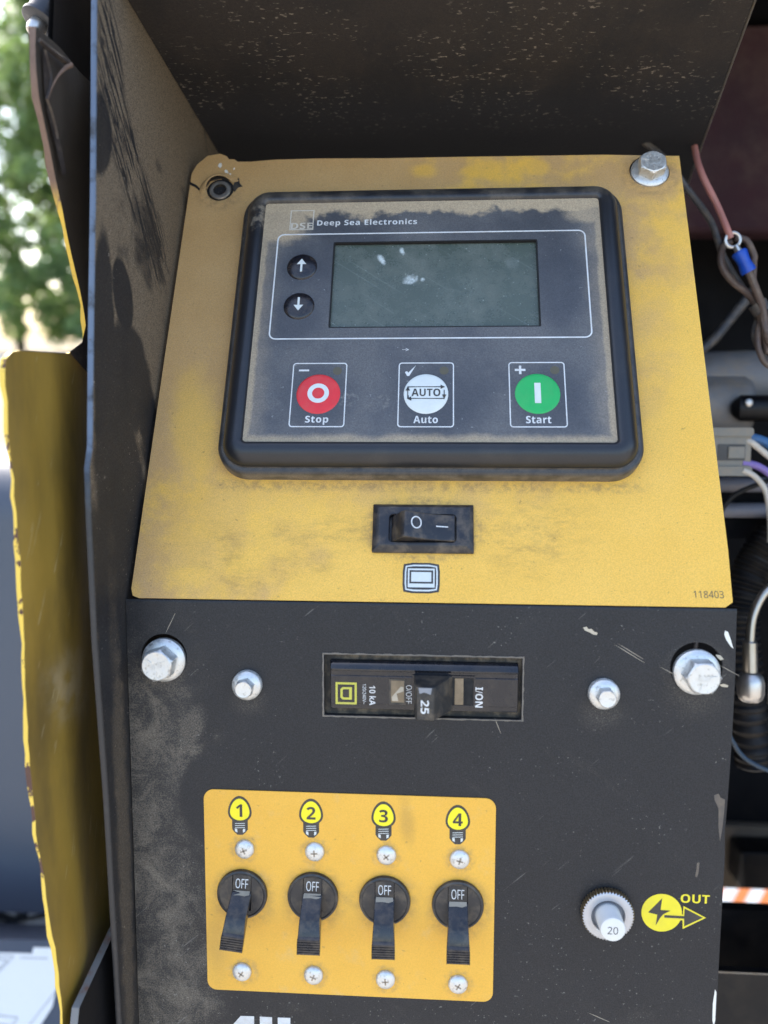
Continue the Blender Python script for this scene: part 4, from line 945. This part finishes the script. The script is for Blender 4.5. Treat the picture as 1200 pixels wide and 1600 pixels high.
# ================================================================ SWITCH PLATE AND TOGGLES
def switches():
    t = thing('switch_plate', 'yellow plate with four bulb symbols under the toggle switches', 'plate', CON)
    cy0, cy1 = -136.5, -64.4
    P = []
    for x, y in rrect(-24.7, (cy0 + cy1) / 2, 98.2, cy1 - cy0, 3.4, 6):
        P.append((x, y + (.35 * sin(x * .09) if y < -110 else .08 * sin(x * .15))))
    g = G(); g.prism(P, .01, .35); part('plate_sheet', g, 'plate', t)
    for i, cx in enumerate((-61.5, -37.2, -12.8, 11.9)):
        dy = (0, -.1, -.25, -.6)[i]; c0 = -71.6 + dy
        egg = lambda s: [(cx + s * a, c0 + s * b) for a, b in [(4.05 * sin(q) * (1 - .12 * cos(q)), 5.3 * cos(q) if cos(q) > 0 else 4.0 * cos(q)) for q in [2 * pi * k / 40 for k in range(40)]]][::-1]
        neck = [(cx - 2.7, c0 - 3.0), (cx - 2.7, c0 - 6.4), (cx - 2.0, c0 - 7.4), (cx - .9, c0 - 8.4), (cx + .9, c0 - 8.4), (cx + 2.0, c0 - 7.4), (cx + 2.7, c0 - 6.4), (cx + 2.7, c0 - 3.0)]
        g = G(); g.prism(egg(1.), .36, .39); g.prism(neck, .355, .385); b = part('bulb_symbol', g, 'print_black', t, label=f'printed bulb symbol numbered {i + 1}')
        g = G(); g.prism(egg(.82), .40, .42); part('bulb_fill', g, 'bulb_yellow', b)
        g = G()
        for k in range(3): g.prism([(cx - 1.7, c0 - 4.55 - .75 * k), (cx + 1.7, c0 - 4.35 - .75 * k), (cx + 1.7, c0 - 4.15 - .75 * k), (cx - 1.7, c0 - 4.35 - .75 * k)], .40, .42)
        g.prism([(cx - 1.7, c0 - 7.2), (cx - .9, c0 - 7.6), (cx - 1.0, c0 - 6.3), (cx - 1.8, c0 - 6.2)], .40, .42); g.prism([(cx + 1.0, c0 - 7.6), (cx + 1.7, c0 - 7.2), (cx + 1.8, c0 - 6.2), (cx + 1.0, c0 - 6.3)], .40, .42)
        part('bulb_thread', g, 'offwhite', b)
        g = text(str(i + 1), None, 4.4, .43, .03, bold=.012); g.shift(cx + (-.2 if i == 0 else 0), c0 + .2); part('bulb_number', g, 'print_black', b)

    def toggle(label, loc, rz, src=None):
        if src is not None:
            c = copy_tree(src); place(c, CON, loc, rz); tag(c, label); rn = random.Random(label)
            for ch in c.children:
                k = ch.name.split('.')[0]
                if k == 'lever': ch.rotation_euler = (rn.uniform(-.03, .03), 0, rn.uniform(-.02, .03))
                for g2 in ch.children:
                    if g2.name.startswith('cross_recess'): g2.rotation_euler.z = rn.uniform(0, 1.5)
            return c
        t = thing('toggle_switch', label, 'toggle switch', CON, loc, rz, 'toggle switches on the yellow plate')
        z0 = 0
        slot = rrect(0, .9, 6.6, 12.6, .3, 2)
        g = G(); g.lathe([(8.6, z0 - .1), (8.7, z0 + .6), (8.5, z0 + 1.2), (7.9, z0 + 1.45), (7.5, z0 + 1.3)], n=48, cap=False); part('collar', g, 'switch_plastic', t, ang=40)
        g = G(); g.prism(circ(0, 0, 7.7, 48), z0 - .1, z0 + 1.25, [slot]); part('cap_disc', g, 'switch_plastic', t, ang=30)
        g = G(); g.prism(rrect(0, .9, 6.8, 12.8, .3, 2), z0 - .2, z0 + .15); part('slot_floor', g, 'void', t)
        # label block above the lever (slanting inside the slot)
        g = G(); g.extrude_x([(6.9, .2), (6.9, .75), (1.9, 1.45), (.9, 1.2), (.9, .2)], -3.1, 3.1); lb = part('off_label', g, 'switch_plastic', t)
        c = text('OFF', 4.3, 3.2, 0, .03); c.v = [(x, y + 4.1, 0.75 + (6.9 - (y + 4.1)) * .14 + .02 + z) for x, y, z in c.v]; part('off_word', c, 'print_white', lb)
        # bent lever
        top = [(1.6, 1.3), (1.3, 2.1), (.7, 2.7), (-.9, 4.7), (-3.2, 7.7), (-4.0, 8.3), (-8.4, 9.5), (-9.0, 10.2)]
        ribs = []
        y, z = -9.0, 10.2
        for k in range(6):
            ribs += [(y - .12, z + .28), (y - .62, z + .34), (y - .74, z + .06)]; y -= .76; z += .13
        low = [(-13.9, 10.6), (-13.6, 9.6), (-9.6, 7.8), (-6.4, 5.2), (-3.2, 1.8), (-3.0, .3), (1.4, .3)]
        pr = top + ribs + low; n = len(pr); g = G(); L = []
        for x, k in ((-3.3, .25), (-3.12, .05), (-2.9, 0), (2.9, 0), (3.12, .05), (3.3, .25)):
            L.append([(x * (1. + .15 * min(1, max(0, (-yy - 3) / 7))), yy, zz - (k if (yy, zz) not in low else -k)) for yy, zz in pr])
        g.loft(L, closed=True)
        tr = geometry.tessellate_polygon([[Vector((a, b, 0)) for a, b in pr]])
        g.add(L[0], [tuple(q) for q in tr]); g.add(L[-1], [tuple(reversed(q)) for q in tr])
        lv = part('lever', g, 'lever_plastic', t, ang=24); lv.rotation_euler.z = -.075
        g = G(); g.prism([(-2.9, 1.75), (2.9, 1.75), (2.9, 1.0), (1.4, .7), (-.6, .85), (-2.9, .75)], 0, .03); g.v = [(x, y, 1.42 + max(0, (1.75 - y)) * 1.35 + .06 + z) for x, y, z in g.v]; part('dust_line', g, 'dust_line', t)
        for sx, sy in ((.5, 15.9), (.3, -28.5)):
            g = G(); R = 3.3
            pf = [(R, -.1), (R * 1.0, .35)] + [(R * cos(a), .35 + 1.35 * sin(a)) for a in [pi / 2 * k / 7 for k in range(1, 7)]]
            g.lathe(pf, sx, sy, 28); sc = part('mounting_screw', g, 'zinc', t)
            g = G(); a0 = .4 if sy > 0 else 1.0
            for a in (a0, a0 + pi / 2):
                c = G(); c.box(-1.15, 1.15, -.26, .26, 1.3, 1.71); c.rotz(a); g.add(c.v, c.f)
            cr = part('cross_recess', g, 'zinc_dark', sc); cr.location = (sx * .001, sy * .001, 0)
        return t
    nm = ['first black toggle switch under bulb 1, lever twisted slightly left', 'second black toggle switch under bulb 2, flipped down to off', 'third black toggle switch under bulb 3, flipped down to off', 'fourth black toggle switch under bulb 4, nearest the fuse button']
    spots = [(-61.0, -100.8, -.09), (-36.7, -100.8, -.03), (-12.3, -101.1, 0.), (12.2, -101.6, .01)]
    src = None
    for lab, (x, y, r) in zip(nm, spots):
        o = toggle(lab, (x, y, .36), r * .35, src)
        if src is None: src = o
switches()

def fuse():
    t = thing('breaker_button', 'white push button marked 20 in a knurled metal ring', 'push button', CON, (61.3, -102.1, 0))
    n = 150; R = 8.35
    def kn(i): return R + (.30 if i % 3 == 0 else -.25 if i % 3 == 2 else .2)
    g = G(); L = []
    for z, dr in ((0, -.3), (.5, 0), (2.4, 0), (2.9, -.25)): L.append([((kn(i) + dr) * cos(2 * pi * i / n), (kn(i) + dr) * sin(2 * pi * i / n), z) for i in range(n)])
    g.loft(L)
    part('knurled_rim', g, 'brass', t, ang=20)
    g = G(); 
    L = []
    for z, r in ((2.86, None), (3.1, 7.9), (3.2, 7.4), (3.25, 5.9), (3.1, 5.5), (1.4, 5.3)):
        L.append([((r or kn(i) - .25) * cos(2 * pi * i / n), (r or kn(i) - .25) * sin(2 * pi * i / n), z) for i in range(n)])
    g.loft(L); part('ring_nut', g, 'ring_nut', t, ang=40)
    g = G(); g.lathe([(5.4, 1.5), (4.6, 1.7), (4.4, 2.6), (4.2, 2.7), (3.9, 1.4)], n=40); part('grey_collar', g, 'grey_plastic', t)
    g = G(); g.lathe([(4.1, 1.2), (4.05, 9.4), (3.85, 9.85), (3.4, 10.0), (1, 10.02)], n=40); b = part('button', g, 'white_plastic', t, ang=40)
    g = text('20', 3.3, 2.5, 10.02, .03); g.shift(-.1, -.2); part('button_number', g, 'print_black', b)
fuse()

# ================================================================ ENGINE BAY CONTENTS
def bay():
    def wire(name, label, pts, r, mat, cat='wire', group='loose wires in the engine bay', n=10):
        g = G(); g.tube(pts, r, n, 8); o = part(name, g, mat, frame=CON); tag(o, label, cat, group); return o
    wire('wire', 'thin pink wire hanging down to the blue crimp terminal', [(123.6, 227, -151), (120.2, 187.8, -127.2), (119.8, 171.9, -115.6), (126.3, 156.6, -112.6), (129.4, 146.0, -108.7), (131.4, 141.2, -108.4)], 1.45, 'pink_wire')
    wire('wire', 'dark grey wire running down behind the yellow face to the cable tie', [(95, 190, -125), (105.7, 178.7, -120.4), (114.4, 167.3, -119.8), (126.0, 151.6, -119.1), (131.9, 135.8, -118.0), (140.6, 121.6, -117.2), (147.9, 111.6, -116.7), (146.5, 98.7, -115.4), (156, 84, -114.8)], 1.5, 'grey_wire')
    wire('wire', 'brown wire curving left round the blue crimp', [(134, 141.5, -115.4), (130.2, 138.6, -114.6), (129.8, 130.6, -113.3), (134.7, 123.6, -113.0), (143.3, 116.5, -112.9), (147.6, 106.6, -112.2), (151, 92, -112)], 1.55, 'brown_wire')
    wire('wire', 'brown wire curving right behind the blue crimp', [(135.2, 142.4, -113.5), (139.5, 141.2, -112.4), (142.8, 134.8, -111.7), (142.9, 131.2, -111.6), (143.4, 122, -112), (146.6, 112, -110.8), (149.4, 100, -109.5), (160, 92, -109)], 1.4, 'brown_wire')
    wire('wire', 'brown wire looping below the cable tie', [(147.6, 108, -113.5), (146.2, 100, -112), (147, 92, -111), (152, 86, -111), (165, 84, -112)], 1.3, 'brown_wire')
    t = thing('ring_terminal', 'crimped ring terminal with bright blue sleeve on the wires', 'terminal', CON)
    g = G(); n = 28; L = []
    for k in range(n):
        a = 2 * pi * k / n
        L.append([(132.2 + (3.1 + .75 * cos(q)) * cos(a), 140.4 + (3.1 + .75 * cos(q)) * sin(a), -108.2 + .6 * sin(q)) for q in [2 * pi * j / 8 for j in range(8)]])
    L.append(L[0]); g.loft(L); part('ring', g, 'tin', t)
    g = G(); g.tube([(133.4, 137.9, -108), (135.3, 134.4, -107.8)], lambda s: 1.3 + .5 * s, 10, 0); part('neck', g, 'tin', t)
    g = G(); g.tube([(134.9, 135.2, -107.9), (135.2, 134.6, -107.8), (136.6, 132.0, -107.7), (137.4, 130.4, -107.6), (138.9, 127.4, -107.5), (139.4, 126.5, -107.5)], lambda s: 3.0 + .35 * sin(s * 9), 16, 0); part('crimp_sleeve', g, 'crimp', t)
    wire('wire', 'short dark wire leaving the blue crimp sleeve', [(139.2, 126.8, -107.5), (143, 119, -108), (147.2, 110.5, -110), (150, 98, -110), (158, 88, -111)], 1.7, 'brown_wire')
    g = G(); g.tube([(145.6, 114.2, -113), (148.2, 110.2, -112.6)], 4.0, 14, 0); tag(part('cable_tie', g, 'grey_wire', frame=CON), 'dark cable tie bundling the wires', 'cable tie')
    # starter motor like cylinder
    t = thing('motor_casing', 'dull grey cylindrical motor casing right of the yellow face', 'motor', CON)
    g = G(); g.tube([(118, 72, -186), (119, 72, -186), (168, 72, -188), (172, 72, -188)], lambda s: 17 if s < .9 else 15, 32, 0); part('casing', g, 'motor', t)
    g = G(); g.tube([(130, 84, -196), (176, 86, -198), (215, 84, -200)], 17, 24, 0); part('rear_casing', g, 'motor', t)
    g = G(); g.tube([(160, 70, -171), (162, 70, -169), (165, 70, -169), (190, 70, -170)], lambda s: 4.5 if s < .1 else 6.8, 20, 0); part('terminal_cap', g, 'tray', t)
    g = G(); g.lathe([(2.1, 0), (2.0, .8), (1.2, 1.3)], n=14); g.shift(163.5, 72.5, -162.4); part('stud', g, 'tin', t)
    wire('hose', 'dark blurred hose slanting up behind the yellow face edge', [(112, 70, -162), (128.0, 90.3, -163.7), (144.4, 103.5, -166.0), (154.1, 115.0, -167.8), (166, 130, -169)], 2.6, 'grey_wire', 'hose', None, 14)
    wire('wire', 'bundled dark wire at the right picture edge above the motor', [(156, 112, -118), (160, 100, -118), (170, 88, -118), (182, 82, -118)], 1.5, 'grey_wire')
    for lab, pts, r, mt in (('thin maroon wire in the bundle below the cable tie', [(148, 108, -114), (149.5, 98, -114.5), (154, 90, -115), (166, 83, -116)], 1.0, 'maroon_wire'),
                            ('grey wire in the bundle at the right edge above the motor', [(148.5, 109, -112.5), (151.5, 100, -113), (157, 94, -113), (168, 90, -114)], 1.0, 'grey_wire'),
                            ('black wire crossing in front of the cast fins', [(128, 2, -140), (140, 12, -141), (150, 26, -142), (166, 34, -140)], 1.3, 'hose'),
                            ('thin grey wire hanging beside the corrugated hose', [(128, -10, -130), (133, -30, -131), (131, -55, -131), (136, -80, -130)], .8, 'grey_wire')):
        wire('wire', lab, pts, r, mt)
    # connector
    t = thing('wire_connector', 'grey rectangular plastic wire connector at the panel edge', 'connector', CON)
    g = G(); g.prism(rrect(139, 48.3, 23, 21.6, 2.2, 4), -137, -124); part('connector_body', g, 'connector', t, bevel=1.0)
    g = G(); g.prism(rrect(141.5, 47.8, 12.6, 7.6, .4, 2), -124.2, -123.7); lk = part('latch_slot', g, 'connector_dark', t)
    g = G(); g.prism(rrect(143.6, 47.8, 7.4, 5.4, .4, 2), -123.8, -123); part('latch', g, 'connector', lk, bevel=.3)
    g = G(); g.prism(rrect(139, 57.3, 24, 4.0, 1.4, 4), -136.5, -122.8); g.prism(rrect(139, 39.0, 24, 4.4, 1.4, 4), -136.5, -122.8); part('rail', g, 'connector', t, bevel=.6)
    wire('wire', 'upper white wire leaving the grey connector', [(147.9, 53.4, -126), (150.5, 52.4, -124.4), (153.9, 49.9, -124.3), (162, 43.4, -124.2), (170, 36, -124)], 1.5, 'white_wire')
    wire('wire', 'blue wire above the white wires at the connector', [(148, 55.5, -131.6), (158.3, 53.4, -131.9), (166, 48.6, -132.0), (176, 42, -132)], 2.2, 'blue_wire')
    wire('wire', 'purple wire leaving the grey connector', [(147, 42.9, -125.3), (154.8, 41.2, -125.5), (162.9, 35.5, -125.5), (172, 26, -125)], 1.7, 'purple_wire')
    wire('wire', 'lower white wire bending down from the grey connector', [(147, 39.6, -123.5), (152.6, 36.4, -122.9), (157.4, 29.6, -122.4), (159.5, 17.2, -121.5), (160, 6, -121)], 1.3, 'white_wire')
    t = thing('finned_housing', 'dark cast housing with horizontal fins below the connector', 'housing', CON)
    g = G(); g.box(125, 215, 2, 40, -190, -166); part('block', g, 'bay', t)
    for y in (31, 18):
        g = G(); g.tube([(126, y, -154), (172, y, -155), (215, y, -156)], 3.9, 12, 0); part('fin', g, 'fin', t)
    t = thing('corrugated_hose', 'black corrugated loom hose right of the panel fold', 'hose', CON)
    P = [(200, 22, -152), (175.2, 6.5, -148.7), (164, -7.9, -146.5), (158, -23.9, -144.6), (157, -43.1, -142.7), (160, -71.8, -140.1), (166, -110, -140)]
    g = G(); Q = []
    g.tube(P, lambda s: 8.6 + .9 * sin(s * 300), 18, 30); part('hose_body', g, 'hose', t)
    t = thing('fuel_fitting', 'bent steel pipe with ferrule and round nut right of the panel', 'pipe fitting', CON)
    g = G(); g.tube([(156, -5.2, -91), (150.8, -7.6, -90.3), (144.5, -12.6, -89.4), (140.2, -22.4, -88.3), (139.2, -34, -87.3)], 2.0, 12, 8); part('pipe', g, 'steel_pipe', t)
    g = G(); g.tube([(139.2, -32.2, -87.3), (139.2, -33, -87.3), (139.5, -45.6, -86.3), (139.6, -46.4, -86.2)], lambda s: 3.0 if .02 < s < .98 else 2.4, 16, 0); part('ferrule', g, 'steel_pipe', t)
    g = G(); g.tube([(139.6, -46.2, -86.2), (139.6, -47.4, -86.1), (139.6, -50, -86), (139.7, -55, -85.4), (139.7, -57.5, -85.2), (139.7, -58.6, -85)], lambda s: (3.6, 5.0, 5.7, 5.5, 4.6, 3.2)[min(5, int(s * 5.01))], 20, 0); part('nut', g, 'tin', t)
    g = G(); g.box(149.5, 153, -62, -44, -92, -86); part('bracket', g, 'tin', t, bevel=.8)
    wire('cable', 'thin dark blue cable sagging below the pipe nut', [(120, -52, -105), (132.6, -69.1, -103.5), (139.4, -82.2, -102.7), (145.9, -90.9, -102.3), (159.0, -97.2, -102.5), (175, -99, -102)], 1.0, 'teal_cable', 'cable', None)
    # lower tray
    t = thing('lower_tray', 'glossy black tray with thin bright edge at bottom right', 'tray', CON)
    g = G(); g.box(104, 300, -420, -220, -200, -192); part('rear_plate', g, 'tray', t)
    g = G(); g.box(104, 300, -420, -208.3, -126, -121); part('front_plate', g, 'tray', t, bevel=.4)
    g = G(); g.prism([(104, -208.1), (300, -207.8), (300, -208.3), (104, -208.6)], -121.4, -120.8); part('bright_edge', g, 'zinc_dark', t)
    # added beam, stands in for dim brown ground below the rear wall
    t = thing('cross_member', 'brown rusty cross member with black block behind the tray', 'cross member', CON)
    g = G(); g.box(-90, 400, -294, -243, -354, -338); part('beam', g, 'rust', t, bevel=3)
    g = G(); g.box(232, 330, -279, -250, -337.5, -312); part('black_block', g, 'tray', t, bevel=3)
    g = G(); g.add([(150, -236, -339), (226, -236, -339), (214, -254, -339), (150, -254, -339)], [(0, 1, 2, 3)]); g2 = G(); g2.prism([(150, -254.9), (222, -254.9), (212, -236), (150, -236)], -346, -338.5); part('gusset', g2, 'rust', t)
    # barrier rail on the ground behind the machine
    g = G(); g.prism(rrect(0, 0, 1600, 62, 20, 4), 0, 40)
    o = part('barrier_rail', g, 'stripes', bevel=6); tag(o, 'orange and white striped barrier rail in sunlight behind the machine', 'barrier')
    RAIL.append(o)
RAIL = []
bay()

def at(px, py, depth):
    """world point seen at a photograph pixel, used once to lay far things on their rays"""
    d = Vector(((px - 600) / 1200, -(py - 800) / 1200, -1)) * depth
    return cam.matrix_world @ d
if RAIL:
    d = (at(1165, 1405, 1) - cam_loc); s = (cam_loc.z - .04) / -d.z
    p = cam_loc + d * s
    RAIL[0].matrix_world = Matrix.Translation((p.x + .25, p.y + .02, .045)) @ Matrix.Rotation(radians(3), 4, 'Z') @ Matrix.Rotation(radians(50), 4, 'X')

# ================================================================ LEFT BACKGROUND
def left_background():
    t = thing('wheel_fender', 'smooth blue-grey plastic wheel fender behind the torn yellow sheet', 'fender', CON)
    prof = []
    # section in (y, z): rounded top, long front skirt
    for k in range(11):
        a = pi / 2 * k / 10; prof.append((43 - 60 + 60 * cos(a), -440 + 62 * sin(a)))
    prof += [(-100, -374), (-200, -364), (-300, -353), (-346, -348), (-348, -351), (-300, -357), (-200, -368), (-100, -379), (-20, -383)]
    prof = [(43, -700)] + prof + [(36, -446), (36, -700)]
    g = G(); g.extrude_x(prof, -760, -215); part('fender_shell', g, 'fender', t, ang=40)
    t = thing('trailer_tyre', 'dusty tyre with chunky tread below the blue-grey fender', 'tyre', CON)
    g = G(); R = 300; cx = -560; 
    yc, zc = -470, -655
    L = []
    for x, r in ((-680, 240), (-678, 285), (-660, 298), (-300, 298), (-262, 290), (-255, 240)):
        L.append([(x, yc + r * cos(a), zc + r * sin(a)) for a in [2 * pi * k / 64 for k in range(64)]])
    g.loft(L, cap0=True, cap1=True); part('carcass', g, 'tyre', t)
    for k in range(26):
        a = radians(20 + 5.2 * k)
        if not 20 < math.degrees(a) < 112: continue
        for j in range(8):
            x0 = -660 + j * 50 + (k % 2) * 14; s = 1 if j % 2 else -1
            c = G(); c.prism([(x0, -11 - s * 5), (x0 + 38, -11 + s * 5), (x0 + 38, 9 + s * 5), (x0, 9 - s * 5)], 0, 14)
            ca, sa = cos(a), sin(a)
            c.v = [(x, yc + (296 + z) * ca - y * sa, zc + (296 + z) * sa + y * ca) for x, y, z in c.v]
            part('tread_block', c, 'tread', t)
    # base with white decal
    t = thing('base_box', 'blue-black steel box with white outlined decal at bottom left', 'box', CON)
    P0 = Vector((-309.8, -318.2, -262.5)); P1 = Vector((-272.5, -319.1, -264.8)); P2 = Vector((-274.4, -372.0, -236)); 
    u = (P1 - P0).normalized(); v = (Vector((-309.4, -366, -236)) - P0); v = (v - u * u.dot(v)).normalized(); w = u.cross(v)
    if w.dot(Vector((0, 1, 1))) < 0: w = -w
    def L(a, b, h): return tuple(P0 + u * a + v * b + w * h)
    def pl(pts, h0, h1, nm, mat, par, holes=()):
        g = G(); g.prism(pts, h0, h1, holes); g.v = [L(x, y, z) for x, y, z in g.v]; return part(nm, g, mat, par)
    pl([(-260, -7), (120, -7), (120, 180), (-260, 180)], -120, 0, 'box_body', 'base_blue', t)
    d = pl([(-220, 0), (24, 1.5), (24, -2.5), (40, -2.5), (46, 20), (45, 34), (38, 47), (28, 56.5), (-6, 53), (-220, 44)], .1, .4, 'white_decal', 'decal_white', t)
    def line(p, q, wd=.42):
        p, q = Vector(p), Vector(q); n = (q - p).normalized(); n = Vector((-n.y, n.x)) * wd / 2
        return [tuple(p + n), tuple(p - n), tuple(q - n), tuple(q + n)]
    segs = [((-60, 1.2), (11, 3.5)), ((11, 3.5), (1, 15)), ((1, 15), (-14, 33)), ((7, 6), (-8, 23)), ((-2, 5.2), (7, 6)),
            ((46, 24), (27, 51)), ((27, 51), (-60, 45)), ((22, 41), (19, 46)), ((19, 46), (-60, 39.5)), ((22, 41), (-60, 35)),
            ((16, 4.2), (36, 4.2))]
    for p, q in segs: pl(line(p, q), .42, .5, 'decal_line', 'print_black', t)
    return t
left_background()
